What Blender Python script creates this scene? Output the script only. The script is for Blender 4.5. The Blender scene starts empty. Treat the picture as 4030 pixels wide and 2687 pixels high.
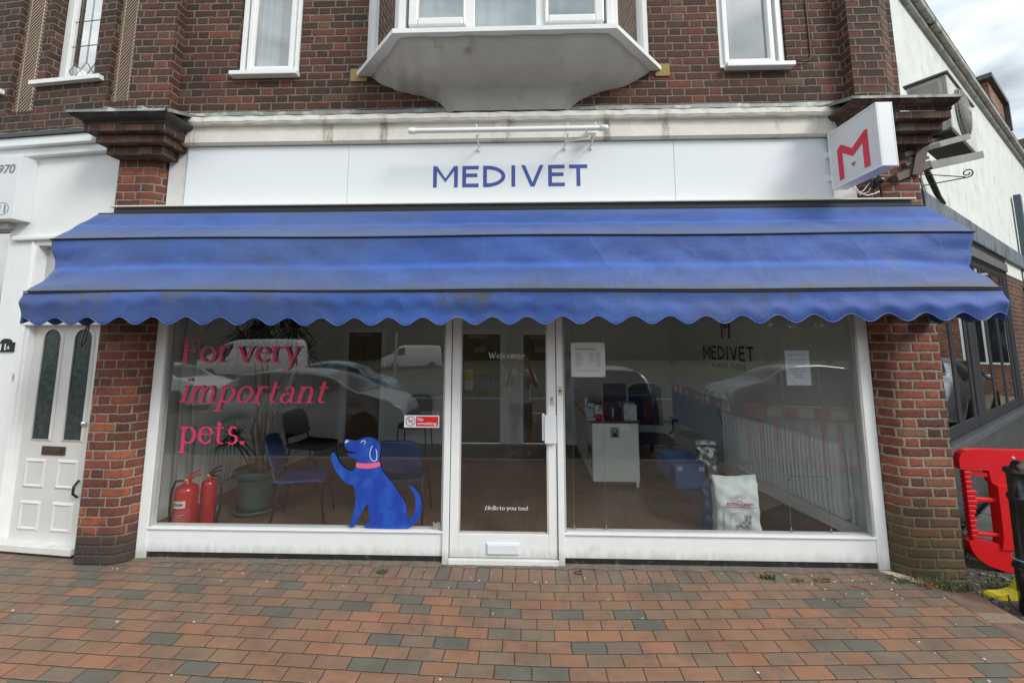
import bpy, bmesh, math, random
from mathutils import Vector, Matrix
random.seed(7)
scene = bpy.context.scene
col = scene.collection
R = math.radians
sin, cos, pi = math.sin, math.cos, math.pi

# ------------------------------------------------------------------ camera, world, sun, exposure
cd = bpy.data.cameras.new('camera'); cam = bpy.data.objects.new('camera', cd); col.objects.link(cam)
cam.location = (0.189, -3.7216, 1.8253)
cam.rotation_euler = (R(90) + 0.1207, 0.0, 0.0316)
cd.sensor_width = 36; cd.lens = 1676.2 / 4030 * 36
cd.shift_y = -(1343.5 - 1132.3) / 4030
cd.clip_start = 0.02; cd.clip_end = 600
scene.camera = cam
scene.view_settings.view_transform = 'Standard'; scene.view_settings.look = 'None'
scene.view_settings.gamma = 1; scene.view_settings.exposure = 1.02
scene.cycles.use_denoising = True
scene.cycles.max_bounces = 12; scene.cycles.transparent_max_bounces = 24
scene.cycles.diffuse_bounces = 8; scene.cycles.glossy_bounces = 4
scene.cycles.sample_clamp_indirect = 6
SUN_EL, SUN_AZ = R(37), R(130)     # azimuth of the light's origin, from +Y towards +X
w = bpy.data.worlds.new('World'); scene.world = w; w.use_nodes = True
nt = w.node_tree; nt.nodes.clear()
def N(nt, t, **k):
    n = nt.nodes.new(t)
    for a, b in k.items():
        if a == 'inp':
            for i, v in b.items(): n.inputs[i].default_value = v
        else: setattr(n, a, b)
    return n
def L(nt, a, b): nt.links.new(a, b)
sky = N(nt, 'ShaderNodeTexSky', sky_type='NISHITA', sun_disc=False)
sky.sun_elevation = SUN_EL; sky.sun_rotation = SUN_AZ; sky.air_density = 1.2; sky.dust_density = 2.0
tc = N(nt, 'ShaderNodeTexCoord'); mp = N(nt, 'ShaderNodeMapping'); mp.inputs['Scale'].default_value = (1, 1, 2.6)
mp.inputs['Location'].default_value = (0.6, 0.3, 0.4)
L(nt, tc.outputs['Generated'], mp.inputs[0])
nz = N(nt, 'ShaderNodeTexNoise'); nz.inputs['Scale'].default_value = 2.1; nz.inputs['Detail'].default_value = 7; nz.inputs['Roughness'].default_value = .52
L(nt, mp.outputs[0], nz.inputs['Vector'])
cr_ = N(nt, 'ShaderNodeValToRGB'); e = cr_.color_ramp.elements
e[0].position = .36; e[0].color = (1.5, 1.65, 1.8, 1); e[1].position = .66; e[1].color = (7.2, 7.5, 7.6, 1)
m_ = cr_.color_ramp.elements.new(.48); m_.color = (3.6, 3.9, 4.05, 1)
L(nt, nz.outputs[0], cr_.inputs[0])
n2 = N(nt, 'ShaderNodeTexNoise'); n2.inputs['Scale'].default_value = 1.3; n2.inputs['Detail'].default_value = 4
L(nt, mp.outputs[0], n2.inputs['Vector'])
r2 = N(nt, 'ShaderNodeMapRange'); r2.inputs[1].default_value = .38; r2.inputs[2].default_value = .5; r2.inputs[3].default_value = .82; r2.inputs[4].default_value = 1
L(nt, n2.outputs[0], r2.inputs[0])
mx = N(nt, 'ShaderNodeMix', data_type='RGBA'); L(nt, r2.outputs[0], mx.inputs[0]); L(nt, sky.outputs[0], mx.inputs[6]); L(nt, cr_.outputs[0], mx.inputs[7])
bgn = N(nt, 'ShaderNodeBackground'); bgn.inputs['Strength'].default_value = 0.15
L(nt, mx.outputs[2], bgn.inputs[0]); wo = N(nt, 'ShaderNodeOutputWorld'); L(nt, bgn.outputs[0], wo.inputs[0])
sd = bpy.data.lights.new('sun', 'SUN'); sd.energy = 1.15; sd.angle = R(18); sd.color = (1, .965, .92)
so = bpy.data.objects.new('sun', sd); col.objects.link(so)
sdir = Vector((sin(SUN_AZ) * cos(SUN_EL), cos(SUN_AZ) * cos(SUN_EL), sin(SUN_EL)))
so.rotation_euler = (-sdir).to_track_quat('-Z', 'Y').to_euler(); so.location = (4, -20, 25)

# ------------------------------------------------------------------ mesh builder
class MB:
    def __init__(s): s.v = []; s.f = []; s.uv = []; s.sm = []
    def face(s, pts, uv=None, sm=False):
        i = len(s.v); s.v += [tuple(p) for p in pts]; s.f.append(tuple(range(i, i + len(pts)))); s.uv.append(uv); s.sm.append(sm)
    def box(s, x0, x1, y0, y1, z0, z1, M=None):
        p = [(x, y, z) for z in (z0, z1) for y in (y0, y1) for x in (x0, x1)]
        if M: p = [tuple(M @ Vector(q)) for q in p]
        i = len(s.v); s.v += p
        for a in ((0, 2, 3, 1), (4, 5, 7, 6), (0, 1, 5, 4), (2, 6, 7, 3), (0, 4, 6, 2), (1, 3, 7, 5)):
            s.f.append(tuple(i + k for k in a)); s.uv.append(None); s.sm.append(False)
        return s
    def grid(s, fn, nu, nv, uvf=None, sm=True, closeu=False):
        i = len(s.v)
        for b in range(nv + 1):
            for a in range(nu + (0 if closeu else 1)): s.v.append(tuple(fn(a / nu, b / nv)))
        W = nu if closeu else nu + 1
        for b in range(nv):
            for a in range(nu):
                a2 = (a + 1) % W
                s.f.append((i + b * W + a, i + b * W + a2, i + (b + 1) * W + a2, i + (b + 1) * W + a))
                s.uv.append([uvf(u, v) for u, v in ((a / nu, b / nv), ((a + 1) / nu, b / nv), ((a + 1) / nu, (b + 1) / nv), (a / nu, (b + 1) / nv))] if uvf else None)
                s.sm.append(sm)
        return s
    def tube(s, pts, r, n=8, caps=True):
        pts = [Vector(p) for p in pts]; rr = r if isinstance(r, (list, tuple)) else [r] * len(pts)
        i = len(s.v); up = None
        for k, p in enumerate(pts):
            d = (pts[min(k + 1, len(pts) - 1)] - pts[max(k - 1, 0)]).normalized()
            if up is None: up = Vector((0, 0, 1)) if abs(d.z) < .9 else Vector((1, 0, 0))
            a = d.cross(up).normalized(); b = a.cross(d); up = b
            for j in range(n):
                t = 2 * pi * j / n; s.v.append(tuple(p + (a * cos(t) + b * sin(t)) * rr[k]))
        for k in range(len(pts) - 1):
            for j in range(n):
                s.f.append((i + k * n + j, i + k * n + (j + 1) % n, i + (k + 1) * n + (j + 1) % n, i + (k + 1) * n + j)); s.uv.append(None); s.sm.append(True)
        if caps:
            s.f.append(tuple(i + j for j in range(n))[::-1]); s.uv.append(None); s.sm.append(False)
            q = i + (len(pts) - 1) * n; s.f.append(tuple(q + j for j in range(n))); s.uv.append(None); s.sm.append(False)
        return s
    def lathe(s, prof, c=(0, 0, 0), n=24, axis='z'):
        i = len(s.v)
        for (r, h) in prof:
            for j in range(n):
                t = 2 * pi * j / n; a, b = r * cos(t), r * sin(t)
                p = (a, b, h) if axis == 'z' else ((h, a, b) if axis == 'x' else (a, h, b))
                s.v.append((p[0] + c[0], p[1] + c[1], p[2] + c[2]))
        for k in range(len(prof) - 1):
            for j in range(n):
                s.f.append((i + k * n + j, i + k * n + (j + 1) % n, i + (k + 1) * n + (j + 1) % n, i + (k + 1) * n + j)); s.uv.append(None); s.sm.append(True)
        return s
    def prism(s, poly, y0, y1, M=None):      # polygon in x,z extruded along y
        a = [(p[0], y0, p[1]) for p in poly]; b = [(p[0], y1, p[1]) for p in poly]
        if M: a = [tuple(M @ Vector(q)) for q in a]; b = [tuple(M @ Vector(q)) for q in b]
        s.face(a); s.face(b[::-1]); n = len(poly)
        for k in range(n): s.face([a[k], b[k], b[(k + 1) % n], a[(k + 1) % n]])
        return s
    def prismz(s, poly, z0, z1, sm=False):   # plan polygon extruded upward, u runs along the outline
        n = len(poly); u = 0
        for k in range(n):
            a, b = poly[k], poly[(k + 1) % n]; d = math.hypot(b[0] - a[0], b[1] - a[1])
            s.face([(a[0], a[1], z0), (b[0], b[1], z0), (b[0], b[1], z1), (a[0], a[1], z1)], [(u, z0), (u + d, z0), (u + d, z1), (u, z1)], sm); u += d
        s.face([(p[0], p[1], z1) for p in poly]); s.face([(p[0], p[1], z0) for p in poly][::-1])
        return s
    def build(s, name, mat, parent=None, bev=0, weld=False, sub=0):
        me = bpy.data.meshes.new(name); me.from_pydata(s.v, [], s.f)
        bm = bmesh.new(); bm.from_mesh(me); bm.faces.ensure_lookup_table()
        bmesh.ops.recalc_face_normals(bm, faces=bm.faces) if not weld else None
        uvl = bm.loops.layers.uv.new('UVMap')
        for fi, f in enumerate(bm.faces):
            f.smooth = s.sm[fi]; uv = s.uv[fi]
            if uv:
                base = {vi: uv[k] for k, vi in enumerate(s.f[fi])}
                for l in f.loops: l[uvl].uv = base[l.vert.index]
            else:
                nr = f.normal
                if abs(nr.z) > .7:
                    for l in f.loops: l[uvl].uv = (l.vert.co.x, l.vert.co.y)
                else:
                    t = Vector((0, 0, 1)).cross(nr)
                    t = t.normalized() if t.length > 1e-6 else Vector((1, 0, 0))
                    if abs(t.x) >= abs(t.y): t = t * (1 if t.x > 0 else -1)
                    for l in f.loops: l[uvl].uv = (l.vert.co.dot(t), l.vert.co.z)
        if weld: bmesh.ops.remove_doubles(bm, verts=bm.verts, dist=1e-5); bmesh.ops.recalc_face_normals(bm, faces=bm.faces)
        bm.to_mesh(me); bm.free()
        o = bpy.data.objects.new(name, me); col.objects.link(o)
        if mat: me.materials.append(mat)
        if parent: o.parent = parent
        if bev:
            m = o.modifiers.new('bevel', 'BEVEL'); m.width = bev; m.segments = 2; m.limit_method = 'ANGLE'
        if sub:
            m = o.modifiers.new('sub', 'SUBSURF'); m.levels = sub; m.render_levels = sub
        return o

def tag(o, label=None, cat=None, group=None, kind=None):
    if label: o['label'] = label
    if cat: o['category'] = cat
    if group: o['group'] = group
    if kind: o['kind'] = kind
    return o
def thing(name, label, cat, loc=(0, 0, 0), rz=0, group=None):
    o = bpy.data.objects.new(name, None); col.objects.link(o); o.location = loc; o.rotation_euler = (0, 0, rz)
    return tag(o, label, cat, group)
def dup(root, loc, rz, label, group=None, par=None):
    r = root.copy(); col.objects.link(r); r.location = loc; r.rotation_euler = (0, 0, rz)
    if label: r['label'] = label
    if group: r['group'] = group
    for ch in list(root.children):
        c = ch.copy(); col.objects.link(c); c.parent = r
        for g in list(ch.children):
            d = g.copy(); col.objects.link(d); d.parent = c
    return r
def bx(x0, x1, y0, y1, z0, z1): return MB().box(x0, x1, y0, y1, z0, z1)
def wall_holes(mb, x0, x1, z0, z1, y0, y1, holes):
    xs = sorted({x0, x1, *[h[0] for h in holes], *[h[1] for h in holes]}); zs = sorted({z0, z1, *[h[2] for h in holes], *[h[3] for h in holes]})
    xs = [x for x in xs if x0 <= x <= x1]; zs = [z for z in zs if z0 <= z <= z1]
    def solid(i, j):
        if i < 0 or j < 0 or i >= len(xs) - 1 or j >= len(zs) - 1: return False
        cx, cz = (xs[i] + xs[i + 1]) / 2, (zs[j] + zs[j + 1]) / 2
        return not any(h[0] < cx < h[1] and h[2] < cz < h[3] for h in holes)
    for i in range(len(xs) - 1):
        for j in range(len(zs) - 1):
            if not solid(i, j): continue
            a, b, c, d = xs[i], xs[i + 1], zs[j], zs[j + 1]
            mb.face([(a, y0, c), (b, y0, c), (b, y0, d), (a, y0, d)]); mb.face([(a, y1, c), (a, y1, d), (b, y1, d), (b, y1, c)])
            if not solid(i - 1, j): mb.face([(a, y0, c), (a, y0, d), (a, y1, d), (a, y1, c)], [(y0, c), (y0, d), (y1, d), (y1, c)])
            if not solid(i + 1, j): mb.face([(b, y0, c), (b, y1, c), (b, y1, d), (b, y0, d)], [(y0, c), (y1, c), (y1, d), (y0, d)])
            if not solid(i, j - 1): mb.face([(a, y0, c), (a, y1, c), (b, y1, c), (b, y0, c)])
            if not solid(i, j + 1): mb.face([(a, y0, d), (b, y0, d), (b, y1, d), (a, y1, d)])
    return mb

# ------------------------------------------------------------------ materials
def new_mat(name):
    m = bpy.data.materials.new(name); m.use_nodes = True; t = m.node_tree; b = t.nodes['Principled BSDF']; return m, t, b
def math_(t, op, a, b=None, c=None, clamp=False):
    n = t.nodes.new('ShaderNodeMath'); n.operation = op; n.use_clamp = clamp
    for i, v in enumerate((a, b, c)):
        if v is None: continue
        if isinstance(v, (int, float)): n.inputs[i].default_value = v
        else: t.links.new(v, n.inputs[i])
    return n.outputs[0]
def noise(t, scale, detail=4, rough=.5, vec=None, stretch=None):
    n = t.nodes.new('ShaderNodeTexNoise'); n.inputs['Scale'].default_value = scale; n.inputs['Detail'].default_value = detail; n.inputs['Roughness'].default_value = rough
    if vec is None:
        c = t.nodes.new('ShaderNodeTexCoord'); vec = c.outputs['Object']
    if stretch:
        m = t.nodes.new('ShaderNodeMapping'); m.inputs['Scale'].default_value = stretch; t.links.new(vec, m.inputs[0]); vec = m.outputs[0]
    t.links.new(vec, n.inputs['Vector']); return n.outputs[0]
def ramp(t, fac, stops, interp='LINEAR'):
    n = t.nodes.new('ShaderNodeValToRGB'); n.color_ramp.interpolation = interp; el = n.color_ramp.elements
    C4 = lambda c: (c, c, c, 1) if isinstance(c, (int, float)) else (*c, 1)
    el[0].position = stops[0][0]; el[0].color = C4(stops[0][1]); el[1].position = stops[-1][0]; el[1].color = C4(stops[-1][1])
    for p, c in stops[1:-1]:
        k = el.new(p); k.color = C4(c)
    t.links.new(fac, n.inputs[0]); return n.outputs[0]
def mixc(t, fac, a, b, mode='MIX'):
    n = t.nodes.new('ShaderNodeMix'); n.data_type = 'RGBA'; n.blend_type = mode
    for i, v in ((0, fac), (6, a), (7, b)):
        if isinstance(v, (int, float)) and i == 0: n.inputs[0].default_value = v
        elif isinstance(v, tuple): n.inputs[i].default_value = (*v, 1)
        else: t.links.new(v, n.inputs[i])
    return n.outputs[2]
def bump(t, b, h, strength=.4, dist=.01):
    n = t.nodes.new('ShaderNodeBump'); n.inputs['Strength'].default_value = strength; n.inputs['Distance'].default_value = dist
    t.links.new(h, n.inputs['Height']); t.links.new(n.outputs[0], b.inputs['Normal'])
def sstep(t, x, a, b, lo=0., hi=1.):
    n = t.nodes.new('ShaderNodeMapRange'); n.interpolation_type = 'SMOOTHSTEP'
    for i, v in ((1, a), (2, b), (3, lo), (4, hi)): n.inputs[i].default_value = v
    t.links.new(x, n.inputs[0]); return n.outputs[0]
MATS = {}
def pm(name, c, rough=.5, metal=0, var=.12, ns=6, bmp=0, bs=40, dirt=None, dscale=3, dlo=.5, dhi=.7, coat=0, spec=None, stretch=None):
    if name in MATS: return MATS[name]
    m, t, b = new_mat(name); b.inputs['Roughness'].default_value = rough; b.inputs['Metallic'].default_value = metal
    n = noise(t, ns, 5, .6); f = ramp(t, n, [(.3, 1 - var), (.7, 1 + var)])
    colr = mixc(t, 1.0, c, f, 'MULTIPLY')
    if dirt:
        n2 = noise(t, dscale, 7, .65, stretch=stretch); k = sstep(t, n2, dlo, dhi); colr = mixc(t, k, colr, dirt)
    t.links.new(colr, b.inputs['Base Color'])
    if bmp: bump(t, b, noise(t, bs, 4), bmp, .004)
    if coat: b.inputs['Coat Weight'].default_value = coat
    if spec is not None: b.inputs['Specular IOR Level'].default_value = spec
    MATS[name] = m; return m

WHITE_Z = True
def brick_mat(name, stops, mortar, Lc=.3375, hc=.075, jw=.0055, header=1 / 3, moss=None, soot=None, grime=.25, offs=.5, blotch=None):
    m, t, b = new_mat(name)
    uv = t.nodes.new('ShaderNodeUVMap'); uv.uv_map = 'UVMap'
    nv = t.nodes.new('ShaderNodeTexNoise'); nv.inputs['Scale'].default_value = 28; nv.inputs['Detail'].default_value = 3
    t.links.new(uv.outputs[0], nv.inputs['Vector'])
    sub = t.nodes.new('ShaderNodeVectorMath'); sub.operation = 'SUBTRACT'; t.links.new(nv.outputs['Color'], sub.inputs[0]); sub.inputs[1].default_value = (.5, .5, .5)
    sc = t.nodes.new('ShaderNodeVectorMath'); sc.operation = 'SCALE'; sc.inputs[3].default_value = .018; t.links.new(sub.outputs[0], sc.inputs[0])
    ad = t.nodes.new('ShaderNodeVectorMath'); ad.operation = 'ADD'; t.links.new(uv.outputs[0], ad.inputs[0]); t.links.new(sc.outputs[0], ad.inputs[1])
    sp = t.nodes.new('ShaderNodeSeparateXYZ'); t.links.new(ad.outputs[0], sp.inputs[0]); u, v = sp.outputs[0], sp.outputs[1]
    vr = math_(t, 'DIVIDE', v, hc); row = math_(t, 'FLOOR', vr); fy = math_(t, 'FRACT', vr)
    wr = t.nodes.new('ShaderNodeTexWhiteNoise'); wr.noise_dimensions = '1D'; t.links.new(row, wr.inputs['W'])
    jit = math_(t, 'MULTIPLY', wr.outputs[0], .10)
    xs = math_(t, 'ADD', math_(t, 'ADD', math_(t, 'DIVIDE', u, Lc), math_(t, 'MULTIPLY', row, offs)), jit)
    cell = math_(t, 'FLOOR', xs); f = math_(t, 'FRACT', xs)
    isH = math_(t, 'GREATER_THAN', f, 1 - header)
    st = math_(t, 'MULTIPLY', isH, 1 - header); wd = math_(t, 'SUBTRACT', 1 - header, math_(t, 'MULTIPLY', isH, 1 - 2 * header))
    d1 = math_(t, 'SUBTRACT', f, st); d2 = math_(t, 'SUBTRACT', math_(t, 'ADD', st, wd), f)
    dx = math_(t, 'MULTIPLY', math_(t, 'MINIMUM', d1, d2), Lc)
    dy = math_(t, 'MULTIPLY', math_(t, 'MINIMUM', fy, math_(t, 'SUBTRACT', 1., fy)), hc)
    mind = math_(t, 'MINIMUM', dx, dy)
    jn_ = noise(t, 13, 3, .6, vec=uv.outputs[0]); mind = math_(t, 'ADD', mind, math_(t, 'MULTIPLY', math_(t, 'SUBTRACT', jn_, .5), jw * .9))
    face = sstep(t, mind, jw * .75, jw * 1.35)
    cid = math_(t, 'ADD', math_(t, 'MULTIPLY', cell, 2), isH)
    cb = t.nodes.new('ShaderNodeCombineXYZ'); t.links.new(cid, cb.inputs[0]); t.links.new(row, cb.inputs[1])
    wn = t.nodes.new('ShaderNodeTexWhiteNoise'); wn.noise_dimensions = '2D'; t.links.new(cb.outputs[0], wn.inputs['Vector'])
    bc = ramp(t, wn.outputs[0], stops)
    sp2 = t.nodes.new('ShaderNodeSeparateXYZ'); t.links.new(wn.outputs['Color'], sp2.inputs[0])
    n1 = noise(t, 45, 6, .7, vec=uv.outputs[0]); n2 = noise(t, 9, 4, .6, vec=uv.outputs[0])
    bc = mixc(t, 1., bc, ramp(t, n1, [(.3, .62), (.68, 1.3)]), 'MULTIPLY')
    bc = mixc(t, 1., bc, ramp(t, sp2.outputs[1], [(0, .8), (1, 1.15)]), 'MULTIPLY')
    bc = mixc(t, math_(t, 'MULTIPLY', sstep(t, n2, .5, .75), grime), bc, (.03, .026, .022))
    mc = mixc(t, 1., mortar, ramp(t, n1, [(.3, .7), (.7, 1.25)]), 'MULTIPLY')
    c = mixc(t, face, mc, bc)
    if blotch:                     # paint flecks
        c = mixc(t, sstep(t, noise(t, 30, 3, .6, vec=uv.outputs[0]), .77, .79), c, blotch)
    c = mixc(t, 1., c, ramp(t, noise(t, 1.3, 5, .65, vec=uv.outputs[0]), [(.32, .62), (.5, .95), (.68, 1.15)]), 'MULTIPLY')
    vz = t.nodes.new('ShaderNodeSeparateXYZ'); t.links.new(uv.outputs[0], vz.inputs[0])
    nlow = noise(t, 5, 5, .6, vec=uv.outputs[0])
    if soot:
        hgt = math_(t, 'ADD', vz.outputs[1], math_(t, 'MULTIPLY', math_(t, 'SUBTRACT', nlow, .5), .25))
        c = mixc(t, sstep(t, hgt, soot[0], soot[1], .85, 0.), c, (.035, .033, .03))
    if moss:
        hgt = math_(t, 'ADD', vz.outputs[1], math_(t, 'MULTIPLY', math_(t, 'SUBTRACT', n2, .5), .7))
        c = mixc(t, sstep(t, hgt, moss[0], moss[1], .75, 0.), c, (.055, .058, .022))
    t.links.new(c, b.inputs['Base Color']); b.inputs['Roughness'].default_value = .85
    h = math_(t, 'ADD', math_(t, 'MULTIPLY', sstep(t, mind, jw * .5, jw * 2.2), 1.0), math_(t, 'MULTIPLY', n1, .45))
    h = math_(t, 'ADD', h, math_(t, 'MULTIPLY', sp2.outputs[2], .35))
    bump(t, b, h, .9, .008)
    return m
M_UP = brick_mat('upper_brick', [(0, (.040, .020, .013)), (.3, (.058, .025, .016)), (.55, (.078, .029, .018)), (.8, (.105, .034, .020)), (.93, (.145, .038, .022)), (1, (.11, .068, .036))], (.19, .15, .11), grime=.5, jw=.0056)
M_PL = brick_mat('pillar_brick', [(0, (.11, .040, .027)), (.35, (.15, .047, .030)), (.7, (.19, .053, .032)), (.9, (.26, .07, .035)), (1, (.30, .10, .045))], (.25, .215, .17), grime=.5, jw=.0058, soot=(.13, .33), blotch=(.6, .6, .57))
M_PR = brick_mat('mossy_brick', [(0, (.09, .038, .024)), (.35, (.16, .05, .03)), (.7, (.22, .062, .038)), (.9, (.27, .08, .045)), (1, (.19, .11, .06))], (.27, .23, .175), grime=.5, jw=.007, moss=(.12, .85))
M_CAP = brick_mat('cap_brick', [(0, (.04, .022, .015)), (.4, (.075, .034, .022)), (.75, (.12, .045, .027)), (1, (.13, .088, .05))], (.15, .12, .085), Lc=.115, header=.0001, jw=.004, grime=.6)
M_RED = brick_mat('red_brick', [(0, (.13, .05, .03)), (.5, (.22, .08, .045)), (1, (.3, .12, .06))], (.3, .25, .2))

def paver_mat():
    m, t, b = new_mat('block_paving')
    g = t.nodes.new('ShaderNodeNewGeometry'); sp0 = t.nodes.new('ShaderNodeSeparateXYZ'); t.links.new(g.outputs['Position'], sp0.inputs[0])
    X0, Y0 = sp0.outputs[0], sp0.outputs[1]
    nzv = t.nodes.new('ShaderNodeTexNoise'); nzv.inputs['Scale'].default_value = 9; nzv.inputs['Detail'].default_value = 2; t.links.new(g.outputs['Position'], nzv.inputs['Vector'])
    s3 = t.nodes.new('ShaderNodeSeparateXYZ'); t.links.new(nzv.outputs['Color'], s3.inputs[0])
    X = math_(t, 'ADD', X0, math_(t, 'MULTIPLY', math_(t, 'SUBTRACT', s3.outputs[0], .5), .012))
    Y = math_(t, 'ADD', Y0, math_(t, 'MULTIPLY', math_(t, 'SUBTRACT', s3.outputs[1], .5), .010))
    # the courses are laid to a shallow tent: highest at the door, falling back to each side
    ax = math_(t, 'POWER', math_(t, 'ADD', math_(t, 'POWER', math_(t, 'SUBTRACT', X0, .32), 2), .12), .5)
    Yt = math_(t, 'SUBTRACT', Y, math_(t, 'MULTIPLY', ax, .050))
    P = .1025
    vr = math_(t, 'DIVIDE', math_(t, 'ADD', Yt, .2783 + P * 200), P)   # row edges
    row = math_(t, 'FLOOR', vr); fy = math_(t, 'FRACT', vr)
    wr = t.nodes.new('ShaderNodeTexWhiteNoise'); wr.noise_dimensions = '1D'; t.links.new(row, wr.inputs['W'])
    xs = math_(t, 'ADD', math_(t, 'ADD', math_(t, 'DIVIDE', X, .207), math_(t, 'MULTIPLY', row, .46)), math_(t, 'MULTIPLY', wr.outputs[0], .12))
    hdr = math_(t, 'GREATER_THAN', row, 199.5)     # header course next to the wall
    xh = math_(t, 'DIVIDE', X, .1035)
    xs = math_(t, 'ADD', math_(t, 'MULTIPLY', xs, math_(t, 'SUBTRACT', 1., hdr)), math_(t, 'MULTIPLY', xh, hdr))
    Lx = math_(t, 'SUBTRACT', .207, math_(t, 'MULTIPLY', hdr, .1035))
    cell = math_(t, 'FLOOR', xs); f = math_(t, 'FRACT', xs)
    dx = math_(t, 'MULTIPLY', math_(t, 'MINIMUM', f, math_(t, 'SUBTRACT', 1., f)), Lx)
    dyn = math_(t, 'MULTIPLY', math_(t, 'MINIMUM', fy, math_(t, 'SUBTRACT', 1., fy)), P)
    v2 = math_(t, 'DIVIDE', math_(t, 'SUBTRACT', vr, 200.), 2.0); f2 = math_(t, 'FRACT', v2)
    dyh = math_(t, 'MULTIPLY', math_(t, 'MINIMUM', f2, math_(t, 'SUBTRACT', 1., f2)), P * 2)
    dy = math_(t, 'ADD', math_(t, 'MULTIPLY', dyn, math_(t, 'SUBTRACT', 1., hdr)), math_(t, 'MULTIPLY', dyh, hdr))
    rowid = math_(t, 'ADD', math_(t, 'MULTIPLY', row, math_(t, 'SUBTRACT', 1., hdr)), math_(t, 'MULTIPLY', math_(t, 'FLOOR', v2), math_(t, 'MULTIPLY', hdr, 7.3)))
    mind = math_(t, 'MINIMUM', dx, dy); jn = noise(t, 60, 3, .6, vec=g.outputs['Position'])
    md = math_(t, 'ADD', mind, math_(t, 'MULTIPLY', math_(t, 'SUBTRACT', jn, .5), .003))
    face = sstep(t, md, .0008, .0034)
    cb = t.nodes.new('ShaderNodeCombineXYZ'); t.links.new(cell, cb.inputs[0]); t.links.new(rowid, cb.inputs[1]); t.links.new(hdr, cb.inputs[2])
    wn = t.nodes.new('ShaderNodeTexWhiteNoise'); wn.noise_dimensions = '3D'; t.links.new(cb.outputs[0], wn.inputs['Vector'])
    stops = [(0, (.118, .115, .092)), (.09, (.135, .126, .098)), (.13, (.175, .135, .098)), (.28, (.205, .138, .091)), (.45, (.235, .140, .088)), (.65, (.26, .142, .085)), (.85, (.275, .140, .084)), (1, (.305, .145, .084))]
    c = ramp(t, wn.outputs[0], stops)
    c2n = t.nodes.new('ShaderNodeSeparateXYZ'); t.links.new(wn.outputs['Color'], c2n.inputs[0])
    nb = noise(t, 14, 4, .6, vec=g.outputs['Position'])
    two = math_(t, 'MULTIPLY', sstep(t, nb, .50, .58), sstep(t, c2n.outputs[1], .5, .7))
    c = mixc(t, math_(t, 'MULTIPLY', two, .55), c, (.15, .125, .10))
    nf = noise(t, 220, 6, .75, vec=g.outputs['Position'])
    c = mixc(t, 1., c, ramp(t, nf, [(.3, .72), (.7, 1.3)]), 'MULTIPLY')
    nl = noise(t, 1.1, 5, .6, vec=g.outputs['Position'])
    c = mixc(t, sstep(t, nl, .5, .75, 0, .35), c, (.12, .1, .08))
    # worn dusty band at the foot of the building
    near = sstep(t, math_(t, 'ADD', Y0, math_(t, 'MULTIPLY', math_(t, 'SUBTRACT', nl, .5), .3)), -.55, -.12, 0, .5)
    c = mixc(t, near, c, (.14, .112, .086))
    c = mixc(t, 1., c, ramp(t, noise(t, 3.2, 6, .7, vec=g.outputs['Position']), [(.35, .80), (.6, 1.08)]), 'MULTIPLY')
    c = mixc(t, face, (.025, .021, .015), c)
    sp = noise(t, 90, 2, .4, vec=g.outputs['Position']); c = mixc(t, sstep(t, sp, .83, .84), c, (.5, .47, .42))
    t.links.new(c, b.inputs['Base Color']); t.links.new(ramp(t, nl, [(.35, .62), (.7, .85)]), b.inputs['Roughness'])
    h = math_(t, 'ADD', sstep(t, md, .0005, .008), math_(t, 'MULTIPLY', nf, .28)); h = math_(t, 'ADD', h, math_(t, 'MULTIPLY', c2n.outputs[2], .5))
    bump(t, b, h, .8, .006)
    return m
M_PAVE = paver_mat()

def glass_mat(name, tint=(.975, .985, .98), k=1.8, rough=0.0, wavy=0, bodytint=None):
    m, t, b = new_mat(name); t.nodes.remove(b); out = t.nodes['Material Output']
    tr = t.nodes.new('ShaderNodeBsdfTransparent'); tr.inputs[0].default_value = (*tint, 1)
    gl = t.nodes.new('ShaderNodeBsdfGlossy'); gl.inputs['Roughness'].default_value = rough
    fr = t.nodes.new('ShaderNodeFresnel'); fr.inputs[0].default_value = 1.5
    ge = t.nodes.new('ShaderNodeNewGeometry')
    if wavy:
        bn = t.nodes.new('ShaderNodeBump'); bn.inputs['Strength'].default_value = wavy; bn.inputs['Distance'].default_value = .02
        t.links.new(noise(t, 14, 2, .5, stretch=(1, 1, .35)), bn.inputs['Height']); t.links.new(bn.outputs[0], gl.inputs['Normal'])
    fac = math_(t, 'MULTIPLY', math_(t, 'MULTIPLY', fr.outputs[0], k, clamp=True), math_(t, 'SUBTRACT', 1., ge.outputs['Backfacing']), clamp=True)
    mx = t.nodes.new('ShaderNodeMixShader'); t.links.new(fac, mx.inputs[0]); t.links.new(tr.outputs[0], mx.inputs[1]); t.links.new(gl.outputs[0], mx.inputs[2])
    t.links.new(mx.outputs[0], out.inputs[0]); return m
M_GLASS = glass_mat('shop_glass', k=3.3)
M_UPGLASS = glass_mat('upstairs_glass', tint=(.8, .84, .85), k=7)
M_SIDEGLASS = glass_mat('side_window_glass', tint=(.4, .43, .43), k=5)
WHITE = pm('white_paint', (.78, .80, .80), .38, var=.03, dirt=(.52, .50, .45), dscale=2.2, dlo=.62, dhi=.85, bmp=.15, bs=60)
_t = WHITE.node_tree; _b = _t.nodes['Principled BSDF']; _l = _b.inputs['Base Color'].links[0].from_socket
_g = _t.nodes.new('ShaderNodeNewGeometry'); _s = _t.nodes.new('ShaderNodeSeparateXYZ'); _t.links.new(_g.outputs['Position'], _s.inputs[0])
_h = math_(_t, 'ADD', _s.outputs[2], math_(_t, 'MULTIPLY', noise(_t, 16, 6, .7, stretch=(1, 1, .4)), .16))
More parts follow.
